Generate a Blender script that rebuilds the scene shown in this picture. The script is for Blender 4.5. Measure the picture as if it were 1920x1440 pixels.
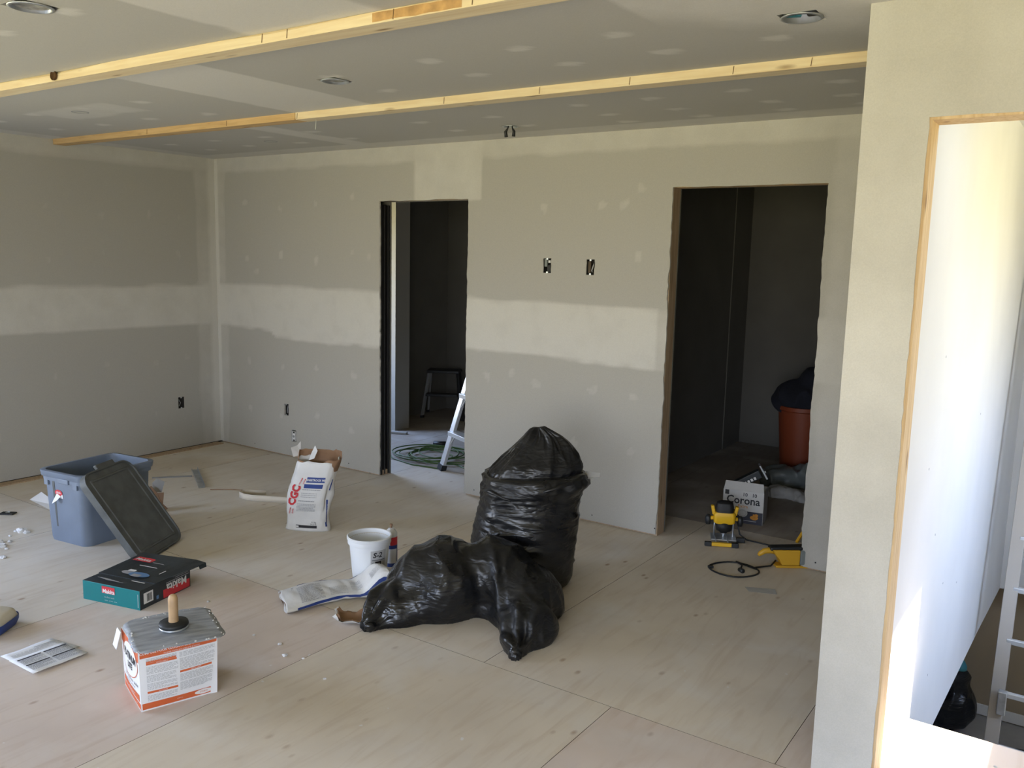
import bpy, bmesh, math, random
import numpy as np
from mathutils import Vector, Matrix, noise
random.seed(7)
S = bpy.context.scene
for o in list(bpy.data.objects): bpy.data.objects.remove(o)
col = S.collection

# ------------------------------------------------------------------ camera, sky, sun, exposure
cd = bpy.data.cameras.new('camera'); cam = bpy.data.objects.new('camera', cd); col.objects.link(cam)
cd.sensor_width = 36; cd.lens = 1621/1920*36; cd.clip_start = .05
def _ray(x, y): return Vector((x-960, -(y-720), -1621))
_X = -_ray(-1425, 426).normalized(); _Y = _ray(2088, 508).normalized(); _Y = (_Y-_X*_X.dot(_Y)).normalized(); _Z = _X.cross(_Y)
cam.matrix_world = Matrix.Translation((0, 0, 1.68)) @ Matrix((_X, _Y, _Z)).to_4x4()
S.camera = cam
S.view_settings.view_transform = 'Standard'; S.view_settings.look = 'None'
S.view_settings.exposure = 1.2; S.view_settings.gamma = 1; S.view_settings.use_curve_mapping = False

w = bpy.data.worlds.new('sky'); S.world = w; w.use_nodes = True
nt = w.node_tree; nt.nodes.clear()
tc = nt.nodes.new('ShaderNodeTexCoord'); sp = nt.nodes.new('ShaderNodeSeparateXYZ')
mr = nt.nodes.new('ShaderNodeMapRange'); mr.inputs[1].default_value = -1; mr.inputs[2].default_value = 1
rp = nt.nodes.new('ShaderNodeValToRGB'); bg = nt.nodes.new('ShaderNodeBackground'); ow = nt.nodes.new('ShaderNodeOutputWorld')
e = rp.color_ramp.elements
e[0].position = 0; e[0].color = (.86, .76, .38, 1)          # sunlit lawn below the horizon
e[1].position = 1; e[1].color = (.50, .72, 1.25, 1)
for p_, c_ in ((.46, (.96, .87, .50)), (.50, (.96, .93, .86)), (.56, (.88, 1.0, 1.25)), (.75, (.58, .82, 1.35))):
    q = e.new(p_); q.color = (*c_, 1)
nt.links.new(tc.outputs['Generated'], sp.inputs[0]); nt.links.new(sp.outputs[2], mr.inputs[0])
nt.links.new(mr.outputs[0], rp.inputs[0]); nt.links.new(rp.outputs[0], bg.inputs[0]); nt.links.new(bg.outputs[0], ow.inputs[0])
bg.inputs[1].default_value = 5.0

sl = bpy.data.lights.new('sun', 'SUN'); sl.energy = 26; sl.angle = math.radians(.6); sl.color = (1, .93, .8)
sun = bpy.data.objects.new('sun', sl); col.objects.link(sun)
sun.rotation_euler = Vector((.25, .0, 1)).to_track_quat('Z', 'Y').to_euler(); sun.location = (4, 3, 8)

def portal(name, loc, normal, w_, h_):
    """sampling portal of a real window opening: gives no light of its own"""
    l = bpy.data.lights.new(name, 'AREA'); l.shape = 'RECTANGLE'; l.size = w_; l.size_y = h_
    o = bpy.data.objects.new(name, l); col.objects.link(o); o.location = loc
    z = -Vector(normal)
    if abs(z.z) > .9: m = Matrix(((1, 0, 0), (0, z.z, 0), (0, 0, z.z))).transposed()
    else:
        y = Vector((0, 0, 1)); x = y.cross(z); m = Matrix((x, y, z)).transposed()
    o.rotation_euler = m.to_euler(); l.cycles.is_portal = True
# main room patio door and window in the left wall, windows in the front wall; stair hall window and skylight; small room window
WIN = dict(left=(-1.4, 1.1, .08, 2.1), front1=(-3.9, -2.5, .9, 2.0), front2=(-1.3, 2.2, .3, 2.2))
portal('portal_patio', (-6.42, -.15, 1.09), (1, 0, 0), 2.5, 2.02)
portal('portal_front', (-3.2, -3.26, 1.45), (0, 1, 0), 1.4, 1.1)
portal('portal_front', (.45, -3.26, 1.25), (0, 1, 0), 3.5, 1.9)
portal('portal_stair', (1.68, 4.525, 1.35), (-1, 0, 0), 1.75, 1.4)
portal('portal_skylight', (.235, 3.23, 2.6), (0, 0, -1), .43, .54)
portal('portal_side', (-6.42, 5.475, 1.3), (1, 0, 0), .95, 1.6)

# ------------------------------------------------------------------ materials
def mat(name, color, rough=.6, metal=0, bump=0, bscale=60, var=0, vscale=8, spec=.5, coat=0, color2=None, stretch=None, trans=0, sheen=0):
    m = bpy.data.materials.new(name); m.use_nodes = True; t = m.node_tree; b = t.nodes['Principled BSDF']
    b.inputs['Base Color'].default_value = (*color, 1); b.inputs['Roughness'].default_value = rough
    b.inputs['Metallic'].default_value = metal; b.inputs['Specular IOR Level'].default_value = spec
    if coat: b.inputs['Coat Weight'].default_value = coat
    if bump or var or color2:
        c = t.nodes.new('ShaderNodeTexCoord'); mp = t.nodes.new('ShaderNodeMapping')
        t.links.new(c.outputs['Object'], mp.inputs[0])
        if stretch: mp.inputs['Scale'].default_value = stretch
    if var or color2:
        n = t.nodes.new('ShaderNodeTexNoise'); n.inputs['Scale'].default_value = vscale; n.inputs['Detail'].default_value = 6
        t.links.new(mp.outputs[0], n.inputs['Vector'])
        r = t.nodes.new('ShaderNodeValToRGB'); r.color_ramp.elements[0].position = .35; r.color_ramp.elements[1].position = .65
        c2 = color2 or tuple(min(1, x*(1+var)) for x in color); c1 = color if color2 else tuple(x*(1-var) for x in color)
        r.color_ramp.elements[0].color = (*c1, 1); r.color_ramp.elements[1].color = (*c2, 1)
        t.links.new(n.outputs[0], r.inputs[0]); t.links.new(r.outputs[0], b.inputs['Base Color'])
    if bump:
        n2 = t.nodes.new('ShaderNodeTexNoise'); n2.inputs['Scale'].default_value = bscale; n2.inputs['Detail'].default_value = 5
        t.links.new(mp.outputs[0], n2.inputs['Vector'])
        bp = t.nodes.new('ShaderNodeBump'); bp.inputs['Strength'].default_value = bump; bp.inputs['Distance'].default_value = .01
        t.links.new(n2.outputs[0], bp.inputs['Height']); t.links.new(bp.outputs[0], b.inputs['Normal'])
    return m

def drywall_mat(name, paper, mud):
    m = mat(name, paper, .92, spec=.2); t = m.node_tree; b = t.nodes['Principled BSDF']
    a = t.nodes.new('ShaderNodeAttribute'); a.attribute_name = 'mud'
    tc_ = t.nodes.new('ShaderNodeTexCoord')
    n = t.nodes.new('ShaderNodeTexNoise'); n.inputs['Scale'].default_value = 7; n.inputs['Detail'].default_value = 8
    n3 = t.nodes.new('ShaderNodeTexNoise'); n3.inputs['Scale'].default_value = 260; n3.inputs['Detail'].default_value = 2
    for q in (n, n3): t.links.new(tc_.outputs['Object'], q.inputs['Vector'])
    ad = t.nodes.new('ShaderNodeMath'); ad.operation = 'MULTIPLY_ADD'; ad.inputs[1].default_value = .5; ad.inputs[2].default_value = -.25
    t.links.new(n.outputs[0], ad.inputs[0])
    ad2 = t.nodes.new('ShaderNodeMath'); ad2.operation = 'ADD'; t.links.new(ad.outputs[0], ad2.inputs[0]); t.links.new(a.outputs['Fac'], ad2.inputs[1])
    mr_ = t.nodes.new('ShaderNodeMapRange'); mr_.inputs[1].default_value = .15; mr_.inputs[2].default_value = .8
    t.links.new(ad2.outputs[0], mr_.inputs[0])
    mx = t.nodes.new('ShaderNodeMix'); mx.data_type = 'RGBA'; mx.inputs[6].default_value = (*paper, 1); mx.inputs[7].default_value = (*mud, 1)
    t.links.new(mr_.outputs[0], mx.inputs[0])
    m2 = t.nodes.new('ShaderNodeMix'); m2.data_type = 'RGBA'; m2.blend_type = 'MULTIPLY'; m2.inputs[0].default_value = 1
    r = t.nodes.new('ShaderNodeMapRange'); r.inputs[3].default_value = .90; r.inputs[4].default_value = 1.10
    t.links.new(n3.outputs[0], r.inputs[0]); t.links.new(mx.outputs[2], m2.inputs[6]); t.links.new(r.outputs[0], m2.inputs[7])
    t.links.new(m2.outputs[2], b.inputs['Base Color'])
    bp = t.nodes.new('ShaderNodeBump'); bp.inputs['Strength'].default_value = .12; bp.inputs['Distance'].default_value = .004
    t.links.new(n.outputs[0], bp.inputs['Height']); t.links.new(bp.outputs[0], b.inputs['Normal'])
    return m

def wood_mat(name, c1, c2, axis=0, scale=5, rough=.75, knots=True):
    m = mat(name, c1, rough, spec=.3); t = m.node_tree; b = t.nodes['Principled BSDF']
    tc_ = t.nodes.new('ShaderNodeTexCoord'); mp = t.nodes.new('ShaderNodeMapping'); s = [14, 14, 14]; s[axis] = .8
    mp.inputs['Scale'].default_value = s; t.links.new(tc_.outputs['Object'], mp.inputs[0])
    n = t.nodes.new('ShaderNodeTexNoise'); n.inputs['Scale'].default_value = scale; n.inputs['Detail'].default_value = 6; n.inputs['Distortion'].default_value = .6
    t.links.new(mp.outputs[0], n.inputs['Vector'])
    r = t.nodes.new('ShaderNodeValToRGB'); r.color_ramp.elements[0].position = .3; r.color_ramp.elements[1].position = .68
    r.color_ramp.elements[0].color = (*c2, 1); r.color_ramp.elements[1].color = (*c1, 1)
    t.links.new(n.outputs[0], r.inputs[0]); out = r.outputs[0]
    if knots:
        mp2 = t.nodes.new('ShaderNodeMapping'); s2 = [14, 14, 14]; s2[axis] = 3.2; mp2.inputs['Scale'].default_value = s2
        t.links.new(tc_.outputs['Object'], mp2.inputs[0])
        v = t.nodes.new('ShaderNodeTexVoronoi'); v.inputs['Scale'].default_value = 1.0; t.links.new(mp2.outputs[0], v.inputs['Vector'])
        k = t.nodes.new('ShaderNodeValToRGB'); k.color_ramp.elements[0].position = .06; k.color_ramp.elements[1].position = .17
        k.color_ramp.elements[0].color = (.25, .14, .06, 1); k.color_ramp.elements[1].color = (1, 1, 1, 1)
        t.links.new(v.outputs['Distance'], k.inputs[0])
        mm = t.nodes.new('ShaderNodeMix'); mm.data_type = 'RGBA'; mm.blend_type = 'MULTIPLY'; mm.inputs[0].default_value = .8
        t.links.new(out, mm.inputs[6]); t.links.new(k.outputs[0], mm.inputs[7]); out = mm.outputs[2]
    t.links.new(out, b.inputs['Base Color'])
    bp = t.nodes.new('ShaderNodeBump'); bp.inputs['Strength'].default_value = .2; bp.inputs['Distance'].default_value = .002
    t.links.new(n.outputs[0], bp.inputs['Height']); t.links.new(bp.outputs[0], b.inputs['Normal'])
    return m

def bag_mat():
    m = mat('bin_bag_plastic', (.009, .0095, .011), .32, spec=.5); t = m.node_tree; b = t.nodes['Principled BSDF']; L = t.links.new
    c = t.nodes.new('ShaderNodeTexCoord')
    def n_(scale, sc, d=5, dist=0):
        mp = t.nodes.new('ShaderNodeMapping'); mp.inputs['Scale'].default_value = sc; L(c.outputs['Object'], mp.inputs[0])
        n = t.nodes.new('ShaderNodeTexNoise'); n.inputs['Scale'].default_value = scale; n.inputs['Detail'].default_value = d; n.inputs['Distortion'].default_value = dist
        L(mp.outputs[0], n.inputs['Vector']); return n.outputs[0]
    def rdg(x):                                     # sharp crease from noise: |n-.5|
        a_ = t.nodes.new('ShaderNodeMath'); a_.operation = 'SUBTRACT'; a_.inputs[1].default_value = .5; L(x, a_.inputs[0])
        d_ = t.nodes.new('ShaderNodeMath'); d_.operation = 'ABSOLUTE'; L(a_.outputs[0], d_.inputs[0]); return d_.outputs[0]
    h1 = rdg(n_(5.5, (1, 1, 2.8), 2, .9)); h2 = rdg(n_(15, (1, 1.2, 2.4), 1, .5))
    ad = t.nodes.new('ShaderNodeMath'); ad.operation = 'MULTIPLY_ADD'; ad.inputs[1].default_value = .45; L(h2, ad.inputs[0]); L(h1, ad.inputs[2])
    bp = t.nodes.new('ShaderNodeBump'); bp.inputs['Strength'].default_value = .42; bp.inputs['Distance'].default_value = .03
    L(ad.outputs[0], bp.inputs['Height']); L(bp.outputs[0], b.inputs['Normal'])
    r = t.nodes.new('ShaderNodeMapRange'); r.inputs[1].default_value = .35; r.inputs[2].default_value = .7; r.inputs[3].default_value = .22; r.inputs[4].default_value = .5
    L(n_(4, (1, 1, 1)), r.inputs[0]); L(r.outputs[0], b.inputs['Roughness'])
    q = t.nodes.new('ShaderNodeValToRGB'); q.color_ramp.elements[0].position = .5; q.color_ramp.elements[1].position = .8
    q.color_ramp.elements[0].color = (.007, .0075, .009, 1); q.color_ramp.elements[1].color = (.026, .026, .026, 1)   # plaster dust
    L(n_(5, (1, 1, 1), 9), q.inputs[0]); L(q.outputs[0], b.inputs['Base Color']); return m

def ply_mat():
    m = mat('dusty_plywood', (.5, .42, .34), .8, spec=.25); t = m.node_tree; b = t.nodes['Principled BSDF']; L = t.links.new
    g = t.nodes.new('ShaderNodeNewGeometry'); oi = t.nodes.new('ShaderNodeObjectInfo')
    def mapping(s):
        mp = t.nodes.new('ShaderNodeMapping'); mp.inputs['Scale'].default_value = s; L(g.outputs['Position'], mp.inputs[0]); return mp.outputs[0]
    def nz(s, scale, d=6, dist=0):
        n = t.nodes.new('ShaderNodeTexNoise'); n.inputs['Scale'].default_value = scale; n.inputs['Detail'].default_value = d; n.inputs['Distortion'].default_value = dist
        L(mapping(s), n.inputs['Vector']); return n.outputs[0]
    def ramp(x, p0, c0, p1, c1):
        r = t.nodes.new('ShaderNodeValToRGB'); r.color_ramp.elements[0].position = p0; r.color_ramp.elements[1].position = p1
        r.color_ramp.elements[0].color = (*c0, 1); r.color_ramp.elements[1].color = (*c1, 1); L(x, r.inputs[0]); return r.outputs[0]
    def mixc(a, bb, f, mode='MIX'):
        x = t.nodes.new('ShaderNodeMix'); x.data_type = 'RGBA'; x.blend_type = mode
        if hasattr(f, 'links') or not isinstance(f, (int, float)): L(f, x.inputs[0])
        else: x.inputs[0].default_value = f
        for i, q in ((6, a), (7, bb)):
            if isinstance(q, tuple): x.inputs[i].default_value = (*q, 1)
            else: L(q, x.inputs[i])
        return x.outputs[2]
    grain = ramp(nz((7, .9, 1), 2.2, 8, 1.6), .30, (.86, .81, .76), .52, (1, 1, 1))
    c = mixc(oi.outputs['Color'], grain, .6, 'MULTIPLY')
    blot = ramp(nz((1, 1, 1), 1.3, 4), .35, (.88, .86, .84), .65, (1.06, 1.05, 1.03)); c = mixc(c, blot, 1.0, 'MULTIPLY')
    # football patches / knots
    v = t.nodes.new('ShaderNodeTexVoronoi'); v.inputs['Scale'].default_value = 1; L(mapping((9.0, 5.0, 1)), v.inputs['Vector'])
    kn = ramp(v.outputs['Distance'], .05, (.60, .50, .43), .13, (1, 1, 1))
    gate = ramp(nz((1, 1, 1), 2.1, 2), .46, (0, 0, 0), .56, (1, 1, 1))
    c = mixc(c, mixc(c, kn, 1.0, 'MULTIPLY'), gate)
    # white compound dust
    d = ramp(nz((1, 1, 1), 2.4, 9, .3), .5, (0, 0, 0), .8, (.55, .55, .55)); c = mixc(c, (.72, .71, .69), d)
    sp_ = ramp(nz((1, 1, 1), 26, 3), .74, (0, 0, 0), .75, (.8, .8, .8)); c = mixc(c, (.7, .69, .68), sp_)
    L(c, b.inputs['Base Color'])
    bp = t.nodes.new('ShaderNodeBump'); bp.inputs['Strength'].default_value = .15; bp.inputs['Distance'].default_value = .002
    L(grain, bp.inputs['Height']); L(bp.outputs[0], b.inputs['Normal'])
    return m

M = dict(
 dry=drywall_mat('drywall_paper', (.43, .415, .375), (.60, .585, .54)),
 ceil=drywall_mat('ceiling_board', (.49, .475, .43), (.64, .62, .57)),
 dimmed_dry=mat('drywall_painted_dim', (.17, .162, .145), .95, spec=.1, var=.05, vscale=3),  # drywall colour darkened to paint in the dimness of the back rooms
 stair=mat('stair_drywall', (.62, .615, .60), .85, var=.03, vscale=2),
 brown_wall=mat('tan_painted_wall', (.36, .28, .18), .9, bump=.1),
 white_paint=mat('white_paint', (.72, .7, .66), .6),
 edge=mat('gypsum_edge', (.62, .6, .56), .95, bump=.4, bscale=200),
 stud=wood_mat('stud_wood', (.66, .50, .30), (.50, .34, .18), axis=2),
 stud_dark=wood_mat('stud_wood_aged', (.48, .36, .24), (.34, .24, .15), axis=2),
 beam=wood_mat('lumber', (.80, .68, .45), (.70, .55, .33), axis=0, scale=4),
 beam2=wood_mat('lumber_orange', (.66, .46, .23), (.50, .32, .14), axis=0, scale=4),
 bark=mat('bark_brown', (.13, .07, .03), .9, bump=.6),
 ply=ply_mat(), black=mat('black_matt', (.012, .012, .012), .6),
 cavity=mat('dark_cavity', (.03, .028, .025), .95),
 under=mat('subfloor_gap', (.12, .085, .06), .95),
 tote=mat('tote_plastic', (.15, .185, .245), .5, bump=.12, bscale=400, var=.06),
 lid=mat('lid_plastic', (.085, .092, .092), .55, bump=.15, bscale=300, var=.18, vscale=14),
 paperw=mat('white_paper', (.75, .75, .76), .7, bump=.1, bscale=30),
 sack=mat('sack_paper', (.66, .65, .63), .6, bump=.25, bscale=18, var=.05),
 kraft=mat('kraft_paper', (.27, .155, .085), .8, bump=.3, bscale=20, var=.15),
 red=mat('print_red', (.55, .03, .04), .55), navy=mat('print_navy', (.02, .05, .22), .5), ink=mat('print_black', (.02, .02, .025), .6),
 gtext=mat('print_grey', (.30, .30, .31), .7), gtext2=mat('print_pale', (.46, .46, .46), .7), orange=mat('print_orange', (.60, .12, .035), .55), wtext=mat('print_white', (.75, .74, .72), .6),
 teal=mat('carton_teal', (.0, .16, .17), .45, var=.05), tblack=mat('carton_black', (.018, .024, .028), .4, var=.3, vscale=9),
 blueprint=mat('print_blue', (.10, .20, .36), .5),
 alu=mat('hawk_aluminium', (.34, .36, .39), .6, metal=.25, var=.22, vscale=9, bump=.15, bscale=30, stretch=(1, 5, 1)),
 plaster=mat('dried_compound', (.68, .67, .65), .95, bump=.5, bscale=90),
 handle=mat('handle_wood', (.50, .33, .18), .45, var=.12, vscale=14), coatbr=mat('aged_brown', (.09, .065, .04), .8), rubber=mat('black_rubber', (.012, .014, .016), .5),
 bag=bag_mat(),
 bucket=mat('bucket_plastic', (.72, .74, .76), .4), inner=mat('bucket_compound', (.62, .60, .54), .8, bump=.3),
 can=mat('can_white', (.70, .72, .76), .35), steel=mat('galvanised', (.52, .55, .58), .38, metal=.8, var=.15, vscale=20),
 ladder2=mat('dark_aluminium', (.36, .33, .29), .45, metal=.3), ladder=mat('ladder_aluminium', (.62, .64, .66), .38, metal=.55), hose=mat('green_hose', (.06, .12, .03), .5),  # ladder2: darker, browner tone for the extension ladder rails
 yellow=mat('tool_yellow', (.72, .42, .012), .45), amber=mat('tool_amber', (.60, .33, .02), .5), grey=mat('tool_grey', (.18, .2, .19), .6),
 box_w=mat('beer_carton_white', (.55, .54, .52), .6), box_k=mat('beer_carton_dark', (.02, .02, .035), .5), gold=mat('print_gold', (.6, .25, .02), .5),
 crumb=mat('gypsum_crumb', (.66, .66, .67), .95), orangeb=mat('orange_plastic', (.26, .055, .02), .5), coat=mat('dark_cloth', (.015, .017, .028), .95, bump=.5, bscale=40),
 rag=mat('pale_rag', (.4, .39, .37), .9, bump=.4, bscale=30), tealb=mat('teal_bits', (.05, .25, .3), .5), tile=mat('lower_floor', (.34, .32, .29), .6, var=.15, vscale=3),
 concrete=mat('lower_dark', (.12, .11, .10), .9),
)

# ------------------------------------------------------------------ helpers
class MB:
    def __init__(s): s.v = []; s.f = []; s.m = []
    def add(s, vs, fs, mi=0):
        n = len(s.v); s.v += [tuple(v) for v in vs]; s.f += [tuple(i+n for i in f) for f in fs]; s.m += [mi]*len(fs); return s
    def box(s, c, d, rot=None, mi=0, taper=1):
        x, y, z = (q/2 for q in d)
        vs = [Vector((sx*x*(taper if sz < 0 else 1), sy*y*(taper if sz < 0 else 1), sz*z)) for sz in (-1, 1) for sy in (-1, 1) for sx in (-1, 1)]
        if rot is not None: vs = [rot @ v for v in vs]
        return s.add([v+Vector(c) for v in vs], [(0, 2, 3, 1), (4, 5, 7, 6), (0, 1, 5, 4), (2, 6, 7, 3), (0, 4, 6, 2), (1, 3, 7, 5)], mi)
    def bar(s, a, b, wx, wy, mi=0, up=(0, 0, 1)):
        a = Vector(a); b = Vector(b); z = (b-a); L = z.length; z.normalize(); u = Vector(up)
        if abs(z.dot(u)) > .98: u = Vector((0, 1, 0))
        x = u.cross(z).normalized(); y = z.cross(x); r = Matrix((x, y, z)).transposed()
        return s.box((a+b)/2, (wx, wy, L), r, mi)
    def tube(s, pts, r, n=8, mi=0, cap=True):
        pts = [Vector(p) for p in pts]; rs = r if isinstance(r, (list, tuple)) else [r]*len(pts)
        prev = None; base = len(s.v); vs = []; fs = []
        for i, p in enumerate(pts):
            d = (pts[min(i+1, len(pts)-1)]-pts[max(i-1, 0)]).normalized()
            u = prev if prev is not None else (Vector((0, 0, 1)) if abs(d.z) < .9 else Vector((1, 0, 0)))
            x = (u-d*u.dot(d)).normalized(); y = d.cross(x); prev = x
            vs += [p+(x*math.cos(2*math.pi*k/n)+y*math.sin(2*math.pi*k/n))*rs[i] for k in range(n)]
        for i in range(len(pts)-1):
            for k in range(n): fs.append((i*n+k, i*n+(k+1) % n, (i+1)*n+(k+1) % n, (i+1)*n+k))
        if cap: fs.append(tuple(range(n-1, -1, -1))); fs.append(tuple((len(pts)-1)*n+k for k in range(n)))
        return s.add(vs, fs, mi)
    def lathe(s, prof, n=40, c=(0, 0, 0), mi=0, rot=None):
        vs = []; fs = []
        for (r, z) in prof:
            for k in range(n):
                a = 2*math.pi*k/n; v = Vector((r*math.cos(a), r*math.sin(a), z))
                if rot is not None: v = rot @ v
                vs.append(v+Vector(c))
        for i in range(len(prof)-1):
            for k in range(n): fs.append((i*n+k, i*n+(k+1) % n, (i+1)*n+(k+1) % n, (i+1)*n+k))
        return s.add(vs, fs, mi)
    def prism(s, poly, z0, z1, mi=0):
        n = len(poly); vs = [(x, y, z0) for x, y in poly]+[(x, y, z1) for x, y in poly]
        fs = [tuple(range(n-1, -1, -1)), tuple(range(n, 2*n))]+[(i, (i+1) % n, n+(i+1) % n, n+i) for i in range(n)]
        return s.add(vs, fs, mi)
    def xform(s, m): s.v = [tuple(m @ Vector(v)) for v in s.v]; return s
    def build(s, name, mats, parent=None, smooth=False, bevel=0, seg=2, kind=None, label=None, subsurf=0, solid=0, recalc=True):
        me = bpy.data.meshes.new(name); me.from_pydata(s.v, [], s.f)
        mats = mats if isinstance(mats, (list, tuple)) else [mats]
        for q in mats: me.materials.append(q)
        if len(mats) > 1:
            for p, i in zip(me.polygons, s.m): p.material_index = i
        if recalc:
            bm = bmesh.new(); bm.from_mesh(me); bmesh.ops.recalc_face_normals(bm, faces=bm.faces); bm.to_mesh(me); bm.free()
        o = bpy.data.objects.new(name, me); col.objects.link(o)
        if parent: o.parent = parent
        if smooth:
            for p in me.polygons: p.use_smooth = True
            if smooth == 'auto' or bevel: pass
        if solid: q = o.modifiers.new('solid', 'SOLIDIFY'); q.thickness = solid; q.offset = 0
        if bevel:
            q = o.modifiers.new('bevel', 'BEVEL'); q.width = bevel; q.segments = seg; q.limit_method = 'ANGLE'; q.angle_limit = math.radians(35)
        if subsurf: q = o.modifiers.new('sub', 'SUBSURF'); q.levels = subsurf; q.render_levels = subsurf
        if kind: o['kind'] = kind
        if label: o['label'] = label
        return o
def tag(o, label=None, cat=None, group=None, kind=None):
    if label: o['label'] = label
    if cat: o['category'] = cat
    if group: o['group'] = group
    if kind: o['kind'] = kind
    return o
def thing(name, label, cat, loc=(0, 0, 0), rz=0, group=None):
    o = bpy.data.objects.new(name, None); col.objects.link(o); o.location = loc; o.rotation_euler = (0, 0, rz); o.empty_display_size = .1
    return tag(o, label, cat, group)
def autosmooth(o, ang=40):
    me = o.data
    bm = bmesh.new(); bm.from_mesh(me)
    for f in bm.faces: f.smooth = True
    for e_ in bm.edges:
        e_.smooth = not (len(e_.link_faces) == 2 and e_.calc_face_angle(0) > math.radians(ang))
    bm.to_mesh(me); bm.free(); return o
_tc = {}
def text_geo(s, size=1, shear=0, bold=0):
    key = (s, shear, bold)
    if key not in _tc:
        c = bpy.data.curves.new('t', 'FONT'); c.body = s; c.size = 1; c.shear = shear; c.offset = bold; c.resolution_u = 2; c.align_x = 'CENTER'; c.align_y = 'CENTER'
        o = bpy.data.objects.new('t', c); col.objects.link(o); bpy.context.view_layer.update()
        me = o.evaluated_get(bpy.context.evaluated_depsgraph_get()).to_mesh()
        _tc[key] = ([tuple(v.co) for v in me.vertices], [tuple(p.vertices) for p in me.polygons])
        bpy.data.objects.remove(o); bpy.data.curves.remove(c)
    v, f = _tc[key]; return [(x*size, y*size) for x, y, z in v], f
class Print:
    """flat print on a surface given by fn(u, v) -> point slightly above it"""
    def __init__(s, fn, mb=None): s.fn = fn; s.mb = mb or MB()
    def text(s, t, u, v, size, mi=0, ang=0, sx=1, shear=0, bold=0, lift=1):
        vs, fs = text_geo(t, size, shear, bold); ca, sa = math.cos(ang), math.sin(ang)
        s.mb.add([s.fn(u+x*sx*ca-y*sa, v+x*sx*sa+y*ca, lift) for x, y in vs], fs, mi)
    def rect(s, u0, v0, u1, v1, mi=0, n=6, lift=.5, ang=0):
        vs = []; fs = []; m = 3; cu, cv = (u0+u1)/2, (v0+v1)/2; ca, sa = math.cos(ang), math.sin(ang)
        for j in range(m+1):
            for i in range(n+1):
                a, b = u0+(u1-u0)*i/n-cu, v0+(v1-v0)*j/m-cv
                vs.append(s.fn(cu+a*ca-b*sa, cv+a*sa+b*ca, lift))
        for j in range(m):
            for i in range(n): q = j*(n+1)+i; fs.append((q, q+1, q+n+2, q+n+1))
        s.mb.add(vs, fs, mi)
    def ell(s, cu, cv, ru, rv, mi=0, lift=.6, ring=0):
        N = 28; vs = []
        if ring:
            for k in (1, 1-ring): vs += [s.fn(cu+ru*k*math.cos(2*math.pi*i/N), cv+rv*k*math.sin(2*math.pi*i/N), lift) for i in range(N)]
            fs = [(i, (i+1) % N, N+(i+1) % N, N+i) for i in range(N)]
        else:
            vs = [s.fn(cu, cv, lift)]+[s.fn(cu+ru*math.cos(2*math.pi*i/N), cv+rv*math.sin(2*math.pi*i/N), lift) for i in range(N)]
            fs = [(0, 1+i, 1+(i+1) % N) for i in range(N)]
        s.mb.add(vs, fs, mi)
    def lines(s, u0, v0, u1, v1, n, mi=0, fill=.5, rnd=None, lift=1):
        rnd = rnd or random
        for i in range(n):
            v = v1-(v1-v0)*(i+.5)/n; h = (v1-v0)/n*fill/2; x = u0
            end = u1 if i % 4 != 3 else u0+(u1-u0)*rnd.uniform(.5, .9)
            while x < end:                                   # words
                L = min((u1-u0)*rnd.uniform(.04, .14), end-x); s.rect(x, v-h, x+L, v+h, mi, n=1, lift=lift); x += L+(u1-u0)*.02
def plane_fn(o, u, v, eps=.0006):
    o = Vector(o); u = Vector(u).normalized(); v = Vector(v).normalized(); n = u.cross(v)
    return lambda a, b, l=1: o+u*a+v*b+n*eps*l

# ------------------------------------------------------------------ mud pattern
def sm(a, b, x): t = min(1, max(0, (x-a)/(b-a))); return t*t*(3-2*t)
def band(x, lo, hi, f=.03): return sm(lo-f, lo+f, x)*(1-sm(hi-f, hi+f, x))
def nz(x, y, s=1, seed=0): return noise.noise(Vector((x*s, y*s, seed*7.3)))
def spots(pts, x, y, r=.05):
    m = 0
    for px, py, k in pts:
        d = math.hypot((x-px)*k, (y-py)/1.0)+nz(x, y, 22, 3)*.022; m = max(m, 1-sm(r*.5, r, d))
    return m
rs = random.Random(3)
bw_spots = [(-2.61, 2.0, 1), (-2.46, 2.0, 1), (-3.03, 1.99, 1), (-2.63, .86, .8), (-3.45, .87, 1), (-3.25, .91, 1), (-3.06, .86, .8), (-5.84, 1.51, 1), (-4.57, 1.66, 1), (-5.33, 1.27, 1), (-2.75, .5, 1)]
for x in (-5.95, -5.55, -5.14, -4.74): bw_spots += [(x+rs.uniform(-.02, .02), z+rs.uniform(-.04, .04), 1.2) for z in (.35, .75, 1.65, 2.05)]
for x in (-1.05, -2.35): bw_spots += [(x, z, 1) for z in (.5, .85, 1.7, 2.1)]
def mud_back(x, z):
    lo = 1.03-.05*sm(-5.7, -5.6, x)*(1-sm(-4.4, -3.6, x))+.03*nz(x, 0, 2.5, 1)+.014*nz(x, 0, 9, 2)
    hi = 1.40+.02*nz(x, 0, 2.5, 5)
    m = band(z, lo, hi, .012+.02*abs(nz(x, 0, 1.2, 31)))*(.80 if x < -2.2 else .45)
    m = max(m, 1.0*band(x, -6.4, -6.315, .014), .38*band(x, -6.4, -6.22+.03*nz(0, z, 3, 2), .02), .5*sm(2.30, 2.34, z+.01*nz(x, z, 5, 1)))
    m = max(m, .62*band(x, -4.13, -3.53, .01)*sm(2.05, 2.06, z), spots(bw_spots, x, z, .045)*.36)
    m = max(m, .35*band(x, -1.25, -.9, .05))
    return m
lw_spots = [(y+rs.uniform(-.03, .03), z+rs.uniform(-.04, .04), 1.2) for y in (2.9, 3.3, 3.7, 4.1, 4.4) for z in (.3, .75, 1.6, 1.95)]
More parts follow.
